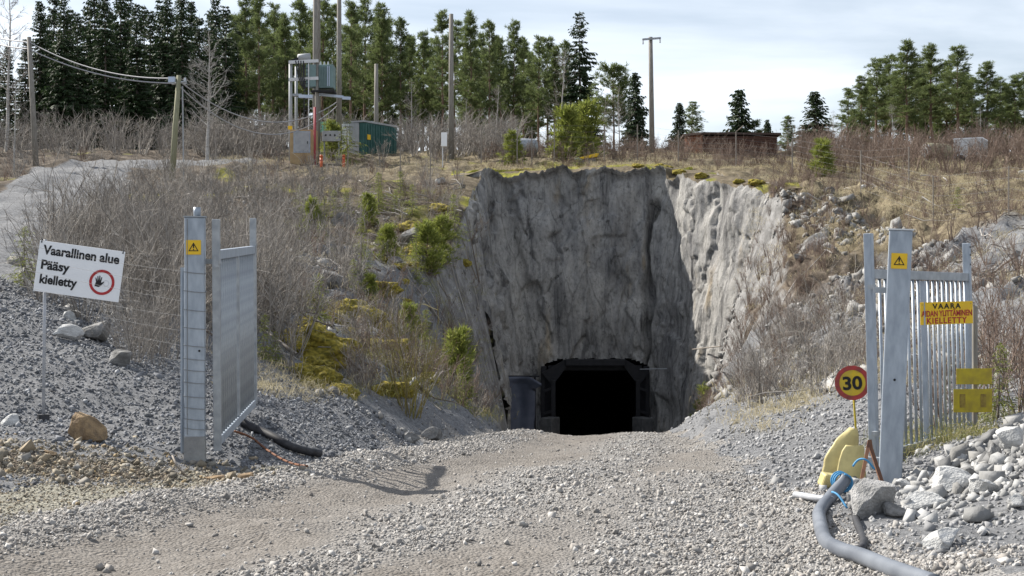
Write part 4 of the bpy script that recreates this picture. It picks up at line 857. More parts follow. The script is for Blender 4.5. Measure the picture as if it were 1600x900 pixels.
thicket(380, 1240, 1680, 71, 95, clear2, 'bare brushwood in front of the white trailer and pines', .6, 1.5, (2, 3))
thicket(460, 1150, 1680, 30, 70, offroad, 'bare brushwood scattered over the slope beyond the danger plate gate', .3, .8, (2, 3))
thicket(90, 740, 1230, 70.6, 73, lambda p: p.z > 5, 'wiry brushwood along the brink of the rock face', .15, .4, (2, 3))
thicket(120, 660, 775, 40, 68, offroad, 'wiry brushwood hanging on the steep edge of the mossy bank', .3, .7, (0, 3))
thicket(160, 540, 760, 24, 46, offroad, 'low brushwood on the foot of the mossy bank', .25, .6, (0, 3))
heath = link('heather_clump', mesh_np('heather_clump', FAR[1][0], tris=FAR[1][1]), 'heather'); heath.location = gp(1000, 72.4); heath.scale = (.3, .3, .22); tag(heath, 'dark reddish heather clump on the brink between two fence posts', 'heather')
for a_ in ((220, 760, 1320, 71, 86), (260, 1180, 1660, 44, 76), (60, 400, 760, 66, 80)): scatter_nodes('heather', spots(a_[0], *a_[1:], lambda p: p.z > 3), heath, 'dark reddish brown heather over the hilltop and slope', .14, .34, .3)
thicket(260, 1085, 1290, 36, 62, offroad, 'fine bare brushwood beside the sunlit end of the rock face', .2, .55, (2, 3))
thicket(60, -70, 170, 56, 80, offtrack, 'bare brushwood along the far side of the gravel track', .4, 1.0, (0, 2))
thicket(40, 380, 720, 70.5, 80, offtrack, 'low brushwood on the brow above the mossy bank', .4, .9, (0, 2))
# yellow willow shoots at the foot of the mossy bank
v, f = bush(777, 2.2, 34, 2, .010, .55, .05); o = link('willow_bush', mesh_np('willow_bush', v, tris=f), 'twig_willow'); o.location = G(640, 645); o.rotation_euler = (0, 0, 1); tag(o, 'big bush of straight yellow green willow shoots at the foot of the mossy bank', 'bush')
v, f = bush(779, 1.5, 18, 2, .010, .6, .05); o = link('willow_bush', mesh_np('willow_bush', v, tris=f), 'twig_willow'); o.location = G(700, 600); tag(o, 'smaller willow bush leaning out between the bank and the rock face', 'bush')
# fallen branches on the banks
def fallen(n, x0, x1, y0, y1, lb, seed):
    rg = np.random.default_rng(seed); paths = []
    for p in spots(n, x0, x1, y0, y1, offroad):
        a = rg.uniform(0, 6.28); L = rg.uniform(.5, 2.4); k = 6; t_ = np.linspace(-.5, .5, k)*L; X = p.x+math.cos(a)*t_+np.cumsum(rg.normal(0, .03, k)); Yv = p.y+math.sin(a)*t_
        paths.append((np.stack([X, Yv, ground_z(X, Yv)+rg.uniform(.02, .25)+.15*t_*rg.normal()], -1), np.linspace(rg.uniform(.012, .04), .006, k)))
    V, Fc = tubes_np(paths, 5); tag(link('fallen_branches', mesh_np('fallen_branches', V, tris=Fc), 'dead_wood'), lb, kind='stuff')
fallen(260, 400, 745, 26, 66, 'fallen dead branches littering the mossy bank', 1); fallen(120, 1150, 1620, 24, 68, 'dead sticks littering the bank beyond the danger plate gate', 2); fallen(70, 90, 420, 24, 40, 'dead sticks under the thicket behind the heap', 3)
# grass
def tuft(seed, n=26, h=.34, lean=.45):
    rg = np.random.default_rng(seed); D_ = np.stack([rg.normal(.25, lean, n), rg.normal(0, lean, n), np.ones(n)], -1); D_ /= np.linalg.norm(D_, axis=1)[:, None]
    return blades(np.column_stack([rg.normal(0, .26, n), rg.normal(0, .2, n), np.full(n, -.03)]), D_, np.full(n, .0075), rg.uniform(.3, 1.1, n)*h, rg, .45)
TUFT = [tuft(i) for i in range(5)]
def grass(n, x0, x1, y0, y1, mat, lb, s0, s1, thr_=-.1, seed=0, ok=offtrack):
    pts = []
    while len(pts) < n:
        p = gp(RNG.uniform(x0, x1), RNG.uniform(y0, y1))
        if ok(p) and float(fbm(np.array([p.x*.4]), np.array([p.y*.4]), o=2, seed=seed)[0]) > thr_: pts.append(p)
    brush_mass('grass', pts, TUFT, mat, lb, s0, s1)
grass(2600, 1180, 1640, 50, 82, 'dry_grass', 'straw coloured dry grass over the slope beyond the danger plate gate', .8, 2.0, -.15, 1)
grass(1000, 330, 1250, 71.5, 86, 'dry_grass', 'straw coloured dry grass along the hilltop', .7, 1.7, -.1, 2, lambda p: p.z > 5)
grass(900, 1150, 1640, 22, 50, 'dry_grass', 'dry grass tufts on the broken rock bank', .8, 1.8, 0, 3)
grass(500, 380, 740, 24, 66, 'green_grass', 'greenish grass tufts on the mossy bank', .7, 1.6, 0, 4)
grass(400, 560, 770, 26, 66, 'green_grass', 'yellow green grass on the steep edge of the mossy bank', .8, 1.8, -.3, 9, offroad)
grass(700, 740, 1230, 70.4, 74, 'dry_grass', 'dry grass fringe along the brink of the rock face', .7, 1.5, -.5, 8, lambda p: p.z > 5)
grass(130, 1400, 1580, 15.4, 19.5, 'green_grass', 'yellow green grass at the foot of the danger plate gate leaf', .7, 1.3, -.6, 5, lambda p: p.x > 3.9)
grass(500, 90, 560, 26, 66, 'dry_grass', 'dry grass between the bushes below the track', .8, 1.8, -.1, 11)
grass(130, 330, 560, 18, 25, 'dry_grass', 'dry grass blades behind the wire-wrapped gate post', .6, 1.2, -.2, 6)
# saplings
for i, (x, y, s_) in enumerate([(590, 330, .9), (540, 345, .7), (625, 320, .8), (645, 335, .7), (565, 400, .75), (710, 370, .95), (668, 430, .85), (690, 412, .8), (470, 330, .6), (500, 395, .6), (650, 440, .7), (735, 560, .6), (412, 560, .45), (725, 590, .5), (605, 410, .6), (575, 355, .6), (38, 445, .55), (430, 570, .35)]):
    put_tree((SAP+SAP+SAPP)[i % 8], 'conifer_sapling', G(x, y, -.05), i*1.1, (s_, s_, s_*.85), 'bright green conifer sapling on the brushy bank', 'saplings on the brushy bank', 'sapling')
for i in range(18):
    p = spots(1, 440, 735, 30, 66, offroad)[0]; s_ = r.uniform(.35, .75)
    put_tree((SAP+SAP+SAPP)[i % 8], 'conifer_sapling', p-Vector((0, 0, .05)), i*1.7, (s_*1.15, s_*1.15, s_), 'bright green conifer sapling on the brushy bank', 'saplings on the brushy bank', 'sapling')
for i, (x, Y, s_, lb) in enumerate([(541, 77, 1.25, 'spruce sapling with spreading tiers beside the orange marker posts'), (917, 77, 1.2, 'bright green pine thicket below the tall ragged spruce'), (886, 76, 1.1, 'light green young pine behind the fence posts'), (905, 72.6, .55, 'olive juniper clump on the brink of the rock face'), (1284, 71, .75, 'small yellow green sapling in the grass under the drooping spruce'), (800, 75, .7, 'olive bush of young pine by the fence near the white post box'), (520, 79, .8, 'leafy green sapling between cabinet and container'), (1495, 52, .5, 'lone green sapling in the dry grass slope'), (1108, 62, .8, 'thin green sapling at the foot of the sunlit rock face')]):
    put_tree((SAPP if i in (1, 2, 4, 5, 6, 8) else SAP)[i % 2], 'conifer_sapling', gp(x, Y, -.05), i, (s_*1.2, s_*1.2, s_), lb, None, 'sapling')
put_tree(SAP[1], 'conifer_sapling', gp(1562, 18.3, -.1), 2, (.55, .55, .5), 'small dark green spruce pushing through behind the danger plate gate', None, 'sapling')

# ------------------------------------------------------------------ lettering helper
def text_part(body, size, mat, parent, x, z, y=-.012, bold=.0, width=None, align='LEFT', name='lettering', space=1.0):
    cu = bpy.data.curves.new('lettering', 'FONT'); cu.body = body; cu.size = size; cu.align_x = align; cu.offset = bold; cu.extrude = .0012; cu.space_character = space; cu.resolution_u = 4
    tmp = bpy.data.objects.new('tmp', cu); COL.objects.link(tmp); bpy.context.view_layer.update()
    me = bpy.data.meshes.new_from_object(tmp.evaluated_get(bpy.context.evaluated_depsgraph_get())); bpy.data.objects.remove(tmp); me.materials.clear()
    xs = [v.co.x for v in me.vertices]; w0 = max(xs)-min(xs); k = (width/w0) if width else 1.0; x_off = min(xs) if align == 'LEFT' else (min(xs)+max(xs))/2
    for v in me.vertices: v.co = Vector(((v.co.x-x_off)*k+x, y-v.co.z, v.co.y+z))
    o = link(name, me, mat, parent); return o
def ring(parent, name, mat, cx, cz, r1, r0, y, n=40, th=.004):
    b_ = MB(); V = []
    for q in range(n): a = 2*PI*q/n; V += [(cx+r1*math.cos(a), y, cz+r1*math.sin(a)), (cx+r0*math.cos(a), y, cz+r0*math.sin(a)), (cx+r1*math.cos(a), y+th, cz+r1*math.sin(a)), (cx+r0*math.cos(a), y+th, cz+r0*math.sin(a))]
    Fc = []
    for q in range(n): k, m_ = 4*q, 4*((q+1) % n); Fc += [(k, m_, m_+1, k+1), (k+2, k+3, m_+3, m_+2), (k, k+2, m_+2, m_), (k+1, m_+1, m_+3, k+3)]
    return b_.add(V, Fc).build(name, mat, parent)
def triangle_warning(parent, x, z, w_, h_, y):
    p = MB().box((x, y, z), (w_, .004, h_)).build('warning_plate', 'yellow_paint', parent)
    R_t = w_*.40; tri = lambda s_: [(x+s_*R_t*math.cos(a), z-.01+s_*R_t*math.sin(a)) for a in (PI/2, PI/2+2*PI/3, PI/2+4*PI/3)]
    o, i_ = tri(1.0), tri(.72); V = [(a, y-.004, b_) for a, b_ in o]+[(a, y-.004, b_) for a, b_ in i_]
    MB().add(V, [(0, 1, 4, 3), (1, 2, 5, 4), (2, 0, 3, 5)]).build('triangle', 'black_paint', p)
    MB().add([(x-.009, y-.004, z+.030), (x+.009, y-.004, z+.030), (x+.005, y-.004, z-.010), (x-.005, y-.004, z-.010), (x-.006, y-.004, z-.018), (x+.006, y-.004, z-.018), (x+.006, y-.004, z-.029), (x-.006, y-.004, z-.029)], [(0, 3, 2, 1), (4, 7, 6, 5)]).build('exclamation_mark', 'black_paint', p)
# ------------------------------------------------------------------ danger sign on its post
g = G(68, 657); t = thing('danger_sign', 'white Finnish danger sign on a thin post with black foot', 'sign', g)
Yg = g.y; kx = Yg/F
top = CAMZ+(460-374)/F*Yg-g.z
MB().tube([(0, 0, .0), (.02, .0, top)], .019, 8).build('post', 'pale_pipe', t, smooth=True)
MB().tube([(0, 0, -.05), (0, 0, .07)], [.075, .068], 12).build('foot', 'rubber', t)
b_ = thing('sign_board', None, None, (0, 0, 0)); b_.parent = t
bd = MB().box((0, 0, 0), (.985, .012, .585)).build('board', 'white_sign', t, bevel=.004)
bpy.data.objects.remove(b_)
bd.location = (.42, -.03, CAMZ+(460-424)/F*Yg-g.z); bd.rotation_euler = (0, math.radians(7.8), 0)
def bt(body, x, z, wd): text_part(body, .145, 'black_paint', bd, x, z, -.0085, .0045, wd)
bt('Vaarallinen alue', -.44, .145, .88); bt('Pääsy', -.44, -.025, .33); bt('kielletty', -.435, -.19, .43)
ring(bd, 'prohibition_ring', 'red_paint', .275, -.09, .145, .115, -.0105)
hand = [(-.045, -.055), (.0, -.06), (.022, -.045), (.04, -.02), (.055, .0), (.048, .006), (.03, -.008), (.02, -.005), (.027, .05), (.018, .052), (.008, .008), (.005, .065), (-.006, .066), (-.006, .01), (-.018, .06), (-.028, .057), (-.02, .005), (-.04, .04), (-.048, .036), (-.034, -.008), (-.042, -.03)]
MB().add([(.245+a*1.05, -.0095, -.085+c*1.05) for a, c in hand], [tuple(range(len(hand)))]).build('hand_symbol', 'black_paint', bd)
ring(bd, 'faded_figure', 'faint_grey', .325, -.095, .034, .030, -.0095, 20, .002)
for x, z in ((-.47, .27), (.47, .27)): MB().tube([(x, -.012, z), (x, .012, z+.04)], .008, 6).build('cable_tie', 'rubber', bd)

# ------------------------------------------------------------------ wire-wrapped gate post (left)
g = G(305, 717); g.z -= .03
t = thing('gate_post', 'square galvanised gate post wrapped with wire beside the danger sign', 'gate post', g, math.radians(9)); zt = CAMZ+(460-340)/F*g.y-g.z
MB().box((0, 0, zt/2), (.212, .212, zt)).build('column', 'galvanised', t, bevel=.012)
MB().box((0, 0, zt+.006), (.235, .235, .012)).build('cap', 'galv_dark', t)
MB().tube([(.02, 0, zt+.01), (.02, 0, zt+.11)], .038, 12).build('top_pipe', 'galvanised', t, smooth=True)
MB().box((0, -.001, .14), (.222, .222, .28)).build('base_sleeve', 'concrete', t, bevel=.006)
triangle_warning(t, -.01, CAMZ+(460-387)/F*g.y-g.z, .155, .155, -.1105)
wr = [2.02, 1.82, 1.62, 1.43, 1.24, 1.10, .98, .85, .70, .58, .46, .36]
for i, z in enumerate(wr):
    q = .114; MB().tube([(-q, q*.6, z+.02), (-q, -q, z+.012), (0, -q-.003, z-.004), (q, -q, z-.012), (q, q, z+.005)], .0035, 5).build('wire_wrap', 'wire', t)
MB().tube([(-.075, -.112, .3), (-.075, -.112, zt-.02)], .004, 5).build('wire_wrap', 'wire', t)
MB().tube([(.05, -.108, 1.19), (.05, -.113, 1.19)], .012, 10).build('bolt', 'black_paint', t)
hz = CAMZ+(460-408)/F*15.2-g.z
MB().box((.16, .12, hz), (.13, .1, .05)).build('hinge', 'galv_dark', t)
# leaf: along local +X
a0 = Vector(px(340, 697, 15.25)); a1 = Vector(px(397, 633, 18.6)); dv = a1-a0; L = math.hypot(dv.x, dv.y)
t = thing('bar_gate_leaf', 'open steel bar gate leaf hinged on the wire-wrapped post', 'gate', a0); t.rotation_euler = Euler((0, -math.atan2(dv.z, L)*.9, math.atan2(dv.y, dv.x)))
def gate_bars(t, L, n_, z0, z1, mid=None, mt='galvanised'):
    b0 = None
    for i in range(n_):
        x = .12+(L-.24)*i/(n_-1)
        if mid is not None and abs(x-mid) < .07: continue
        if b0 is None: b0 = MB().tube([(0, 0, z0), (0, 0, z1)], .0175, 10).build('bar', mt, t, smooth=True); o = b0
        else: o = b0.copy(); COL.objects.link(o); o.parent = t
        o.location = (x, 0, 0)
MB().box((0, 0, 1.19), (.08, .08, 2.48)).build('upright', 'galv_dark', t, bevel=.006); MB().box((L, 0, 1.25), (.08, .08, 2.42)).build('upright', 'galv_dark', t, bevel=.006)
MB().box((L/2, 0, 2.05), (L-.08, .06, .10)).build('top_rail', 'galvanised', t, bevel=.005); MB().box((L/2, 0, .05), (L-.08, .06, .09)).build('bottom_rail', 'galvanised', t, bevel=.005)
MB().box((L*.5, 0, 1.05), (.07, .055, 1.9)).build('middle_upright', 'galv_dark', t, bevel=.005)
gate_bars(t, L, 19, .096, 1.999, L*.5, 'galv_dark')
MB().box((-.1, -.02, hz+g.z-a0.z), (.16, .06, .05)).build('hinge_arm', 'galv_dark', t); MB().tube([(-.17, -.02, hz+g.z-a0.z-.06), (-.17, -.02, hz+g.z-a0.z+.06)], .03, 8).build('hinge_pin', 'galv_dark', t)
# ------------------------------------------------------------------ bar gate (right)
g = G(1390, 757); g.z -= .03; zt = CAMZ+(460-360)/F*g.y-g.z
t = thing('gate_post', 'square galvanised gate post with yellow warning plate beside the broken yellow shells', 'gate post', g, math.radians(-14)); t.rotation_euler = (0, math.radians(2.4), math.radians(-14))
MB().box((0, 0, zt/2), (.225, .225, zt)).build('column', 'galvanised', t, bevel=.014); MB().box((0, 0, zt+.006), (.245, .245, .014)).build('cap', 'white_box', t)
triangle_warning(t, -.005, CAMZ+(460-408)/F*g.y-g.z, .155, .155, -.117)
MB().tube([(0, -.108, 1.09), (0, -.117, 1.09)], .013, 10).build('bolt', 'black_paint', t)
MB().box((-.17, .12, 1.98), (.14, .1, .06)).build('hinge', 'galv_dark', t); MB().box((-.17, .12, .25), (.14, .1, .06)).build('hinge', 'galv_dark', t)
a0 = Vector(px(1366, 778, 15.1)); a1 = Vector(px(1518, 712, 18.0)); a0.z = g.z+.12; dv = a1-a0; L = math.hypot(dv.x, dv.y)
t = thing('bar_gate_leaf', 'open steel bar gate leaf carrying the yellow danger plate', 'gate', a0); t.rotation_euler = Euler((math.radians(-1.5), 0, math.atan2(dv.y, dv.x)))
MB().box((0, 0, 1.22), (.085, .085, 2.5)).build('upright', 'galvanised', t, bevel=.006); MB().box((L, 0, 1.22), (.085, .085, 2.5)).build('upright', 'galvanised', t, bevel=.006)
MB().box((L/2, 0, 2.04), (L-.085, .06, .10)).build('top_rail', 'galv_dark', t, bevel=.005); MB().box((L/2, 0, .08), (L-.085, .06, .10)).build('bottom_rail', 'galv_dark', t, bevel=.005)
MB().box((L*.5, .0, 1.06), (.07, .055, 1.84)).build('middle_upright', 'galvanised', t, bevel=.005)
gate_bars(t, L, 19, .13, 1.99, L*.5)
for z in (1.9, .35): MB().box((-.07, -.05, z), (.12, .05, .05)).build('hinge_arm', 'galv_dark', t)
for z in (2.2, 2.32, 2.42): MB().tube([(L, -.043, z), (L, -.05, z)], .012, 8).build('bolt_hole', 'black_paint', t)
# yellow danger plate on the leaf
c_ = Vector(px(1479, 489, 16.6)); s_ = 16.6/F
t = thing('danger_plate', 'yellow plate with black and red Finnish warning text fixed on gate bars', 'sign', c_); t.rotation_euler = (0, math.radians(-1.5), math.radians(12))
MB().box((0, 0, 0), (.67, .006, .262)).build('plate', 'yellow_paint', t, bevel=.002)
text_part('VAARA', .085, 'black_paint', t, 0, .052, -.006, .002, .36, 'CENTER', space=1.3); text_part('AIDAN YLITTÄMINEN', .095, 'red_paint', t, 0, -.035, -.006, .002, .645, 'CENTER'); text_part('KIELLETTY', .095, 'red_paint', t, 0, -.118, -.006, .002, .51, 'CENTER', space=1.2)
for x in (-.31, .31): MB().tube([(x, -.006, .1), (x, .04, .11)], .005, 6).build('wire_tie', 'wire', t)
# 30 sign and faded plates behind
c_ = Vector(px(1338, 598, 19.5)); gz = float(ground_z(c_.x, c_.y)); t = thing('speed_limit_sign', 'round red rimmed yellow speed limit sign half hidden by the danger plate gate', 'sign', (c_.x, c_.y, gz)); h0 = c_.z-gz
t.rotation_euler = (0, math.radians(-4), math.radians(-14))
MB().tube([(0, .03, -.3), (0, .03, h0+.1)], .014, 8).build('post', 'yellow_faded', t, smooth=True)
MB().tube([(0, .0, h0), (0, -.012, h0)], .236, 40).build('disc', 'sign_yellow', t); ring(t, 'rim', 'red_worn', 0, h0, .238, .176, -.018, 40, .005)
text_part('30', .25, 'black_paint', t, 0, h0-.088, -.0165, .008, .26, 'CENTER')
for (x, y, w_, h_, lb) in ((1522, 588, .44, .19, 'plain faded yellow plate, upper of two on a stake near the gate bars'), (1520, 626, .48, .28, 'faded yellow plate with dark marks, lower of two on the same stake')):
    c_ = Vector(px(x, y, 17.0+.02*(y == 626))); t = thing('faded_plate', lb, 'sign', c_, math.radians(6)); MB().box((0, 0, 0), (w_, .006, h_)).build('plate', 'yellow_faded', t, bevel=.002)
    if y == 626:
        for k in (-1, 1): MB().box((k*.13, -.005, .0), (.07, .003, .16)).build('dark_mark', 'mark_faded', t)
g = gp(1523, 17.08); o = MB().tube([(0, 0, -.2), (0, 0, 1.5)], .035, 8).build('wooden_stake', 'wood_pole'); o.location = g; tag(o, 'weathered dark stake carrying the faded yellow plates', 'stake')

# ------------------------------------------------------------------ hose, rope, shells, strap
def ground_path(pts, r_, dz=0.0, k=10):
    P = np.array([tuple(G(x, y)) for x, y in pts]); t_ = np.linspace(0, len(P)-1, k*len(P)); out_ = []
    def cr(p0, p1, p2, p3, u): return .5*((2*p1)+(-p0+p2)*u+(2*p0-5*p1+4*p2-p3)*u*u+(-p0+3*p1-3*p2+p3)*u**3)
    for t0 in t_:
        i = min(int(t0), len(P)-2); u = t0-i; q = cr(P[max(i-1, 0)], P[i], P[i+1], P[min(i+2, len(P)-1)], u); q[2] = float(ground_z(q[0], q[1]))+r_*.8+dz; out_.append(tuple(q))
    zz = np.array([p[2] for p in out_]); zz = np.convolve(np.pad(zz, 6, mode='edge'), np.ones(13)/13, 'valid'); return [(p[0], p[1], z) for p, z in zip(out_, zz)]
def curve_obj(name, pts, r_, mat, lb, cat, n=12):
    o = MB().tube([Vector(p)-Vector(pts[0]) for p in pts], r_, n).build(name, mat, smooth=True); o.location = pts[0]; return tag(o, lb, cat)
hp = [(1322, 776), (1298, 786), (1282, 806), (1280, 828), (1290, 850), (1312, 868), (1345, 882), (1400, 900), (1460, 918)]
pts = ground_path(hp, .054)
_z = np.array([p[2] for p in pts]); _z = np.convolve(np.pad(_z, 12, mode='edge'), np.ones(25)/25, 'valid'); pts = [(p[0], p[1], z) for p, z in zip(pts, _z)]
for i in range(14): pts[i] = (pts[i][0], pts[i][1], pts[i][2]+.14*(1-i/14)**1.5)
curve_obj('drain_hose', pts, .054, 'hose', 'thick grey plastic drain hose curving over the gravel', 'hose', 14)
curve_obj('thin_hose', ground_path([(1335, 800), (1338, 820), (1350, 850), (1340, 865)], .03), .03, 'rubber', 'short dark hose running under the rounded boulder', 'hose')
curve_obj('pale_pipe', ground_path([(1243, 783), (1270, 787), (1300, 790)], .028, .03), .028, 'pale_pipe', 'short pale grey pipe stub under the thick hose', 'pipe')
def rope(lb, P): return curve_obj('rope', P, .009, 'blue_rope', lb, 'rope', 6)
e = Vector(pts[3]); rp = [tuple(e+Vector((.072*math.sin(a), .09*a/9-.05, .075*math.cos(a)))) for a in np.linspace(0, 22, 60)]
rope('blue rope wound round the end of the thick hose', rp)
q = G(1300, 800, .14); rope('loose end of blue rope hanging by the thick hose', [tuple(q+Vector((.02*k, -.045*k+.0, .02*math.sin(k)-.022*k+.02))) for k in np.linspace(0, 4, 10)])
q = G(1352, 790, .32); rope('frayed blue rope tied over the rounded boulder', [tuple(q+Vector((-.1+.045*k, .02*math.sin(k*2), .06*math.sin(k*.9)))) for k in np.linspace(0, 4, 14)])
def shell(name, lb, rows, Yp, bulge, tilt):
    V, Fc = [], []; nu = 14; base = Vector(px((rows[0][1]+rows[0][2])/2, rows[0][0], Yp)); rows_ = lerp_path(np.array([(r_[1], r_[0], r_[2]) for r_ in rows], float), np.linspace(0, 1, 22)); ys_ = np.interp(np.linspace(0, 1, 22), np.linspace(0, 1, len(rows)), [r_[0] for r_ in rows])
    for j in range(22):
        xa = np.interp(j/21, np.linspace(0, 1, len(rows)), [r_[1] for r_ in rows]); xb = np.interp(j/21, np.linspace(0, 1, len(rows)), [r_[2] for r_ in rows])
        for i in range(nu+1):
            u_ = i/nu; q = Vector(px(xa+(xb-xa)*u_+.8*math.sin(j*1.1)*(1-u_ if bulge > .04 else u_), ys_[j], Yp))-base; q.y += -bulge*math.sin(PI*min(1, u_*.75+.12))+tilt*q.z; V.append(q)
    for j in range(21):
        for i in range(nu): k = j*(nu+1)+i; Fc.append((k, k+1, k+nu+2, k+nu+1))
    o = MB().add(V, Fc).build(name, 'shell', smooth=True); o.data.materials.append(M['shell_rim']); sm = o.modifiers.new('s', 'SOLIDIFY'); sm.thickness = .02; sm.offset = 1; sm.material_offset_rim = 1; o.location = base; return tag(o, lb, 'plastic shell')
shell('plastic_shell', 'tall curved pale yellow plastic shell leaning back by the unwrapped gate post', [(766, 1288, 1330), (750, 1284, 1334), (735, 1285, 1337), (720, 1289, 1340), (705, 1297, 1342), (690, 1309, 1343), (680, 1320, 1343), (671, 1333, 1341)], 14.9, .05, .2)
shell('plastic_shell', 'broad pale yellow plastic shell standing in front of the tall curved one', [(772, 1304, 1347), (755, 1306, 1350), (738, 1308, 1352), (720, 1312, 1352), (706, 1317, 1351), (697, 1324, 1349)], 14.6, .035, .14)
o = MB().box((0, 0, .06), (.24, .1, .13), Euler((.3, .2, .4))).build('shell_fragment', 'shell', bevel=.02); o.location = G(1300, 762); tag(o, 'broken pale yellow plastic chunk under the shells', 'plastic fragment')
A_, T_, B2 = G(1340, 770, -.05), G(1363, 765)+Vector((-.04, -.02, .44)), G(1386, 772, -.05)
sp_ = [A_.lerp(T_, u)+Vector((0, 0, .0)) for u in np.linspace(0, .9, 8)]+[T_+Vector((.005, 0, .025))]+[T_.lerp(B2, u) for u in np.linspace(.1, 1, 8)]
V, Fc = [], []
for p in sp_: V += [p+Vector((-.02, -.012, 0)), p+Vector((.02, .012, 0)), p+Vector((.024, .004, .012)), p+Vector((-.016, -.02, .012))]
for i in range(len(sp_)-1):
    for q in range(4): Fc.append((4*i+q, 4*i+(q+1) % 4, 4*i+4+(q+1) % 4, 4*i+4+q))
o = MB().add([v-A_ for v in V], Fc+[(3, 2, 1, 0)]).build('steel_strap', 'strap', smooth=False); o.location = A_; tag(o, 'bent rusty brown strap arching in front of the unwrapped gate post', 'strap')
curve_obj('black_pipe', ground_path([(376, 664), (410, 682), (450, 703), (500, 718)], .05, .02), .05, 'rubber', 'black plastic pipe lying on the gravel behind the wire-wrapped gate post', 'pipe')
curve_obj('rusty_rod', ground_path([(366, 678), (410, 700), (480, 732)], .014, .03), .014, 'rust', 'long thin rusty rod lying below the black pipe', 'rod', 6)
q = G(292, 750, .03); curve_obj('pale_stick', [tuple(q), tuple(q+Vector((-.09, -.06, .12))), tuple(q+Vector((-.17, .1, .2)))], .01, 'dead_wood', 'short pale stick poking up by the wire-wrapped gate post', 'stick', 5)

# ------------------------------------------------------------------ wire fences
def wire_fence(lb, posts, nw, h, pr, wr_, post_mat='galvanised', angle=(), sag=.02):
    t = thing('wire_fence', lb, 'fence', posts[0]); o0 = Vector(posts[0])
    for i, p in enumerate(posts):
        q = Vector(p)-o0; pt = [q+Vector((0, 0, -.3)), q+Vector((0, 0, h))]
        if i in angle: pt.append(q+Vector((.35, -.2, h+.28)))
        MB().tube(pt, pr, 6).build('post', post_mat, t)
    for k in range(nw):
        z = h*(.12+.86*k/(nw-1)); P = []
        for i in range(len(posts)-1):
            a, b_ = Vector(posts[i])-o0, Vector(posts[i+1])-o0
            for u in np.linspace(0, 1, 6, endpoint=False): P.append(a.lerp(b_, u)+Vector((0, -pr-.004, z-sag*4*u*(1-u)*(1+k % 3))))
        P.append(Vector(posts[-1])-o0+Vector((0, -pr-.004, z))); MB().tube(P, wr_, 4).build('wire', 'wire', t)
gl = G(305, 717)
wire_fence('slack wire fence running from the wrapped gate post up past the danger sign', [(gl.x-.16, gl.y+.1, gl.z), (-6.4, 16.6, float(ground_z(-6.4, 16.6)))], 12, 2.05, .022, .0014, sag=.02)
wire_fence('mesh fence with thin posts along the hilltop above the rock face', [tuple(gp(x, Y)) for x, Y in ((752, 74), (808, 74), (831, 74.4), (866, 74), (944, 73.6), (996, 74), (1060, 73.6), (1150, 72.5), (1238, 71), (1345, 66), (1420, 63))], 7, 1.95, .032, .003, 'dead_wood', angle=(7,))
wire_fence('wire fence with sparse stakes across the dry grass slope', [tuple(gp(x, Y)) for x, Y in ((1345, 58), (1458, 51), (1576, 46), (1660, 44))], 5, 1.6, .022, .003, 'dead_wood')
for i, (x, Y, h) in enumerate([(625, 71, 1.6), (672, 67, 1.7), (543, 71.5, 1.2), (414, 62, 1.5)]):
    o = MB().tube([(0, 0, -.2), (.03, 0, h)], .03, 6).build('marker_stake', 'dead_wood'); o.location = gp(x, Y); tag(o, 'thin pale stake standing in the brush on the brow of the bank', 'stake', 'stakes on the brow')

# ------------------------------------------------------------------ power poles, wires
def pole(x, top, Y, r0, lb, lean=0.0, mat='wood_pole', name='power_pole', extra=None, base_z=None):
    g = gp(x, Y); zt = CAMZ+(460-top)/F*Y-g.z; t = thing(name, lb, 'pole', g)
    MB().tube([(0, 0, -.4), (lean*.5, 0, zt*.5), (lean, 0, zt)], [r0, r0*.87, r0*.72], 10).build('shaft', mat, t, smooth=True)
    if extra: extra(t, zt, lean)
    return Vector((g.x+lean, g.y, g.z+zt))
def cross_T(t, z, l):
    MB().box((l+.05, -.12, z-.12), (1.15, .1, .11), Euler((0, -.12, .25))).build('crossarm', 'galv_dark', t)
    for s_ in (-.53, .53): MB().tube([(l+.05+s_*.97, -.12+s_*.25, z-.15+.12*s_), (l+.05+s_*.97, -.12+s_*.25, z-.4+.12*s_)], [.03, .05], 8).build('insulator', 'insulator', t)
pole(1019, 58, 84, .17, 'tall lone power pole with a crossarm standing against the open sky', -.1, extra=cross_T)
def marker(t, z, l): MB().box((0, -.2, .5), (.22, .02, .24)).build('yellow_plate', 'yellow_paint', t)
pole(705, 22, 80, .17, 'bare grey utility pole beside the white post box')
pole(588, 100, 88, .16, 'short grey pole behind the green container')
pole(530, -60, 80, .16, 'tall power pole at the end of the pale blue cable tray'); pole(493, -60, 83, .18, 'tall thick power pole rising behind the transformer box')
pole(493+5.5, -60, 83.4, .10, 'thin conduit pole strapped to the thick pole behind the transformer box')
def twin(t, z, l):
    MB().tube([(l-.35, .2, z-.35), (l+.35, -.1, z-.3)], .06, 8).build('crossarm', 'grey_box', t)
    for s_ in (-.28, .28): MB().tube([(l+s_, 0, z-.4), (l+s_, 0, z-.1)], [.07, .05], 8).build('insulator', 'insulator', t)
    MB().box((l-.32, -.05, z-.2), (.3, .2, .25)).build('junction_box', 'pale_blue', t); MB().tube([(l+.22, 0, -.2), (l+.16, 0, z-.5)], .035, 6).build('conduit', 'grey_box', t)
pA = pole(268, 118, 66, .15, 'stubby leaning wooden pole with a junction box and insulators', .35, 'wood_green', extra=twin)
pB = pole(57, 58, 72, .15, 'grey wooden pole leaning over beside the gravel track', -.38)
pC = Vector(px(452, 184, 78)); pD = Vector(px(-60, 40, 80)); pE = Vector(px(526, 160, 80))
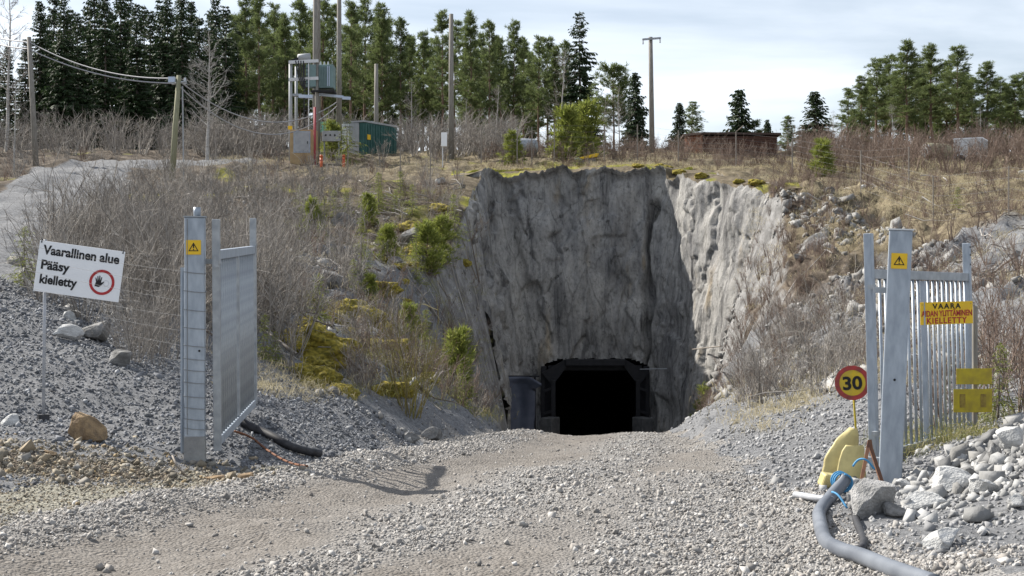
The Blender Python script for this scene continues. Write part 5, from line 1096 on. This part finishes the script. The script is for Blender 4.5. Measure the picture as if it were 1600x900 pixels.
def wire(a, b_, sag, lb): 
    P = [a.lerp(b_, u)-Vector((0, 0, sag*4*u*(1-u))) for u in np.linspace(0, 1, 22)]; return curve_obj('overhead_wire', [tuple(p) for p in P], .032, 'cable', lb, 'wire', 5)
z1 = Vector((0, 0, .12)); z2 = Vector((0, 0, -.32))
wire(pB-z1*2, pA-z1, .55, 'upper overhead wire between the two leaning poles'); wire(pB-z1*5, pA-z1*3, .45, 'lower overhead wire between the two leaning poles')
wire(pD, pB-z1*2, .2, 'upper overhead wire leaving the leaning grey pole for the forest'); wire(pD+z2, pB-z1*5, .2, 'lower overhead wire leaving the leaning grey pole for the forest')
wire(pA-z1*2, pE, 1.5, 'upper slack wire from the stubby pole to the transformer tower'); wire(pA-z1*4, pE-z1*2, 1.9, 'lower slack wire from the stubby pole to the transformer tower')

# ------------------------------------------------------------------ transformer tower and yard
Yt = 78.0; k_ = Yt/F; g = gp(475, Yt); t = thing('transformer_tower', 'pole mounted transformer tower with ladder and white crossbeams', 'transformer', g)
def lx(x): return (x-475)*k_
def lz(y): return CAMZ+(460-y)*k_-g.z
for x, top, yy in ((454, 95, 0), (495, 93, 0), (456, 97, 1.6), (492, 96, 1.6)): MB().tube([(lx(x), yy, -.3), (lx(x), yy, lz(top))], .1 if yy == 0 else .08, 8).build('post', 'wood_pole' if x > 470 else 'grey_box', t, smooth=True)
for y in (97, 124): MB().box((lx(475), -.14, lz(y)), (1.62, .14, .17), Euler((0, -.05, 0))).build('crossbeam', 'white_box', t)
for x in (476.5, 483.5): MB().box((lx(x), -.3, lz(152)), (.05, .05, lz(102)-lz(206)), Euler((0, .0, 0))).build('ladder_rail', 'rubber' if x < 480 else 'white_box', t)
for q in range(17): MB().box((lx(480), -.3, lz(204-6*q)), (lx(483)-lx(477), .03, .035)).build('ladder_rung', 'rubber', t)
tb_ = MB().box((lx(505), .55, lz(119)), (1.1, 1.1, 1.28)).build('transformer_box', 'teal_box', t, bevel=.03)
for q in range(7): MB().box((lx(499+q*2.6), -.02, lz(119)), (.035, .1, 1.1)).build('cooling_fin', 'pale_blue' if q > 4 else 'teal_box', tb_)
MB().box((lx(486.5), .1, lz(119)), (.55, .6, 1.22)).build('transformer_box', 'teal_box', t, bevel=.03)
for x in (499, 505, 511): MB().tube([(lx(x), .5, lz(101)), (lx(x), .5, lz(94))], [.06, .035], 8).build('bushing', 'insulator', t)
MB().tube([(lx(466), -.1, lz(91)), (lx(484), .1, lz(90))], [.2, .26], 12).build('hood', 'grey_box', t, smooth=True)
MB().box((lx(463), -.1, lz(93)), (.5, .2, .1), Euler((0, -.3, 0))).build('bracket', 'dark_steel', t)
for j in range(4): MB().tube([(lx(463+j*4), -.2, lz(96)), (lx(466+j*3), -.3, lz(115)), (lx(472+j*2), -.35, lz(134)), (lx(478), -.3, lz(140))], .035, 6).build('cable', 'rubber', t)
MB().box((lx(479), -.25, lz(152)), (.75, .3, .17), Euler((0, .04, 0))).build('cable_tray', 'pale_blue', t)
MB().box((lx(516), .4, lz(148)), (1.35, .22, .14), Euler((0, .10, .1))).build('cable_tray', 'pale_blue', t); MB().box((lx(540), .4, lz(152)), (.45, .22, .16), Euler((0, .06, 0))).build('cable_tray', 'pale_blue', t)
MB().box((lx(505), .3, lz(143)), (1.3, 1.0, .1)).build('platform', 'dark_steel', t); MB().box((lx(464), .2, lz(148)), (.5, .4, .12)).build('platform', 'galv_dark', t)
MB().box((lx(454), -.13, lz(200)), (.24, .03, .2)).build('yellow_plate', 'yellow_paint', t)
g2 = gp(475, 76.6); t = thing('plywood_cabinet', 'tan plywood cabinet with a grey metal door at the foot of the transformer tower', 'cabinet', g2); k2 = 76.6/F
z_ = lambda y: CAMZ+(460-y)*k2-g2.z
MB().box((0, 0, z_(204)/2-.1), (1.38, .8, z_(204)+.2)).build('carcass', 'plywood', t, bevel=.01); MB().box((-.05, -.42, z_(223)), (.78, .04, 1.05)).build('door', 'grey_box', t, bevel=.01)
MB().box((-.05, -.41, z_(223)), (.9, .03, 1.16)).build('door_frame', 'galvanised', t); MB().tube([(.25, -.45, z_(222)), (.25, -.45, z_(226))], .02, 6).build('handle', 'black_paint', t)
o = MB().tube([(0, 0, -.2), (0, 0, 3.1)], .065, 8).build('red_pole', 'dark_red', smooth=True); o.location = gp(492, 76.0); tag(o, 'dark red pole standing against the plywood cabinet', 'pole')
g3 = gp(518, 78.5); t = thing('switch_panel', 'grey switch panel with three dark dials on short legs', 'panel', g3); z3 = CAMZ+(460-213)*78.5/F-g3.z
MB().box((0, 0, z3), (1.0, .25, .58)).build('case', 'grey_box', t, bevel=.02)
for x in (-.3, -.05, .2): MB().tube([(x, -.125, z3+.05), (x, -.16, z3+.05)], .05, 10).build('dial', 'black_paint', t)
for x in (-.4, .4): MB().box((x, .05, (z3-.3)/2), (.08, .08, z3-.25)).build('leg', 'galv_dark', t)
for x, Y, lb in ((502, 74.5, 'orange marker post in front of the red pole'), (537, 75.5, 'orange marker post in front of the tiered spruce sapling')):
    g4 = gp(x, Y); t = thing('marker_post', lb, 'marker post', g4); MB().tube([(0, 0, -.2), (0, 0, .6)], .08, 12).build('tube', 'orange', t, smooth=True); MB().tube([(0, 0, .6), (0, 0, .72)], [.10, .07], 12).build('cap', 'orange', t, smooth=True); MB().tube([(0, 0, .42), (0, 0, .46)], .084, 12).build('band', 'dark_red', t)
# container
g5 = gp(553, 84); t = thing('shipping_container', 'grey fronted green corrugated container beside the transformer tower', 'container', g5, math.radians(-32)); zc = CAMZ+(460-191)*84/F-g5.z
cw, cd = 1.5, 3.2
for q, mt in enumerate(('white_box', 'grey_box')): MB().box((-.75+.75*q+.01, 0, zc/2), (.74, .06, zc-.1)).build('end_door', mt, t, bevel=.01)
MB().box((0, cd/2+.05, zc/2-.15), (cw-.06, cd, zc+.24)).build('body', 'green_box', t)
for q in range(12): MB().box((cw/2-.03, .2+q*.25, zc/2), (.07, .12, zc-.2)).build('corrugation', 'green_box', t)
MB().box((0, cd/2, zc+.02), (cw+.05, cd+.1, .1)).build('roof', 'grey_box', t); MB().box((cw/2+.02, .45, zc*.55), (.02, .3, .3), Euler((0, 0, 0))).build('yellow_label', 'yellow_paint', t)
g6 = gp(513, 83); t = thing('mint_fence_panel', 'mint green slatted panel behind the grey switch panel', 'panel', g6); z6 = CAMZ+(460-190)*83/F-g6.z
for q in range(7): MB().box((-.5+q*.17, 0, z6-.32), (.11, .04, .62)).build('slat', 'mint', t)
MB().box((0, .04, z6-.1), (1.15, .04, .06)).build('rail', 'mint', t); MB().box((0, .04, z6-.55), (1.15, .04, .06)).build('rail', 'mint', t)
for x in (-.5, .5): MB().box((x, .05, z6/2-.1), (.07, .05, z6+.2)).build('leg', 'galv_dark', t)
# white post box
g7 = gp(694, 74); t = thing('post_box', 'small white box on a thin post by the utility pole', 'box', g7); z7 = CAMZ+(460-218)*74/F-g7.z
MB().box((0, 0, z7), (.30, .14, .72)).build('box', 'white_sign', t, bevel=.01); MB().tube([(-.08, .05, -.2), (-.08, .05, z7-.3)], .03, 6).build('post', 'white_box', t)
# brown shed
Ys = 83.0; ks = Ys/F; gA = gp(1098, Ys); z8 = CAMZ+(460-211)*ks-gA.z
t = thing('brown_shed', 'long low brown timber shed with dark flat roof behind the fence', 'shed', gA, math.radians(-2))
W2 = (1214-1098)*ks
MB().box((W2/2, 1.2, z8/2-.25), (W2-.06, 2.3, z8+.4)).build('core', 'dark_roof', t)
nbd = 9
for q in range(nbd): MB().box((W2/2, .03-.008*(q % 2), .12+(z8-.2)*(q+.5)/nbd), (W2, .05, (z8-.2)/nbd-.025)).build('board', 'brown_board', t)
e0 = Vector((0, 0, 0)); e1 = Vector(((1072-1098)*ks, .9, 0)); dd = e1-e0
for q in range(6): u = (q+.5)/6; MB().box((dd.x*u, dd.y*u+.02, z8/2), (dd.length/6-.02, .05, z8+.1), Euler((0, 0, math.atan2(dd.y, dd.x)))).build('end_board', 'brown_side', t)
MB().add([(-.1, -.15, z8+.03), (W2+.2, -.15, z8-.02), (W2+.2, 2.6, z8-.02), (dd.x-.1, 2.6, z8+.03), (dd.x-.1, .8, z8+.03)]+[(-.1, -.15, z8+.15), (W2+.2, -.15, z8+.1), (W2+.2, 2.6, z8+.1), (dd.x-.1, 2.6, z8+.15), (dd.x-.1, .8, z8+.15)], [(0, 4, 3, 2, 1), (5, 6, 7, 8, 9)]+[(i, (i+1) % 5, (i+1) % 5+5, i+5) for i in range(5)]).build('roof', 'dark_roof', t)
# yellow sheet and pale lumps on the brink
g9 = gp(918, 75.5); t = thing('yellow_sheet', 'yellow and white folded plastic sheet lying by the green pine thicket', 'plastic sheet', g9)
MB().prism([(-.5, .38), (-.1, .48), (.45, .62), (.6, .6), (.5, .42), (.1, .36), (-.3, .3)], -.3, .3).build('yellow_part', 'yellow_paint', t, bevel=.03); MB().prism([(-.75, .32), (-.5, .4), (-.1, .44), (-.3, .28)], -.25, .25).build('white_part', 'white_sign', t, bevel=.03)
MB().prism([(-.6, -.1), (-.5, .34), (.4, .4), (.5, -.1)], -.2, .2).build('prop', 'wood_pole', t)
def tank(x, Y, R, Ln, rz, mat, capm, lb, zup=.0):
    g = gp(x, Y); t = thing('storage_tank', lb, 'tank', g, rz); V = MB().tube([(-Ln/2, 0, R+zup), (-Ln/2+.1, 0, R+zup), (Ln/2-.1, 0, R+zup), (Ln/2, 0, R+zup)], [R*.9, R, R, R*.9], 20); V.build('drum', mat, t, smooth=True)
    MB().tube([(-Ln/2-.06, 0, R+zup), (-Ln/2-.005, 0, R+zup)], [R*.7, R*.88], 20).build('end_cap', capm, t, smooth=True)
    for s_ in (-.3, .3): MB().box((s_*Ln, 0, (R+zup)*.3-.15), (.12, R*1.6, (R+zup)*.6+.3)).build('cradle', 'galv_dark', t)
tank(1464, 79, .46, 1.7, math.radians(30), 'tank_top', 'grey_box', 'cylindrical tank with yellow top lying beside the white trailer', .1)
tank(822, 79, .5, 1.1, math.radians(20), 'galv_dark', 'grey_box', 'dull grey drum lying behind the fence in the brush')
g10 = gp(1533, 80); k10 = 80/F; z10 = CAMZ+(460-214)*k10-g10.z; t = thing('box_trailer', 'white box trailer among the brush in front of the pines', 'trailer', g10, math.radians(-28))
MB().box((-.75, .0, z10/2+.1), (1.5, .08, z10-.35)).build('side_panel', 'white_box', t, bevel=.01); MB().box((0.04, .8, z10/2+.1), (.08, 1.6, z10-.35)).build('end_panel', 'grey_box', t, bevel=.01)
MB().box((-.75, .85, z10/2+.1), (1.42, 1.5, z10-.4)).build('body', 'white_box', t); MB().box((-.73, .8, z10-.05), (1.62, 1.75, .07)).build('roof', 'white_sign', t)
for x in (-1.1, -.4): MB().tube([(x, -.1, .28), (x, .05, .28)], .28, 16).build('wheel', 'rubber', t)
for y in (.3, 1.3): MB().box((-.7, y, .2), (1.2, .1, .5)).build('chassis', 'dark_steel', t)
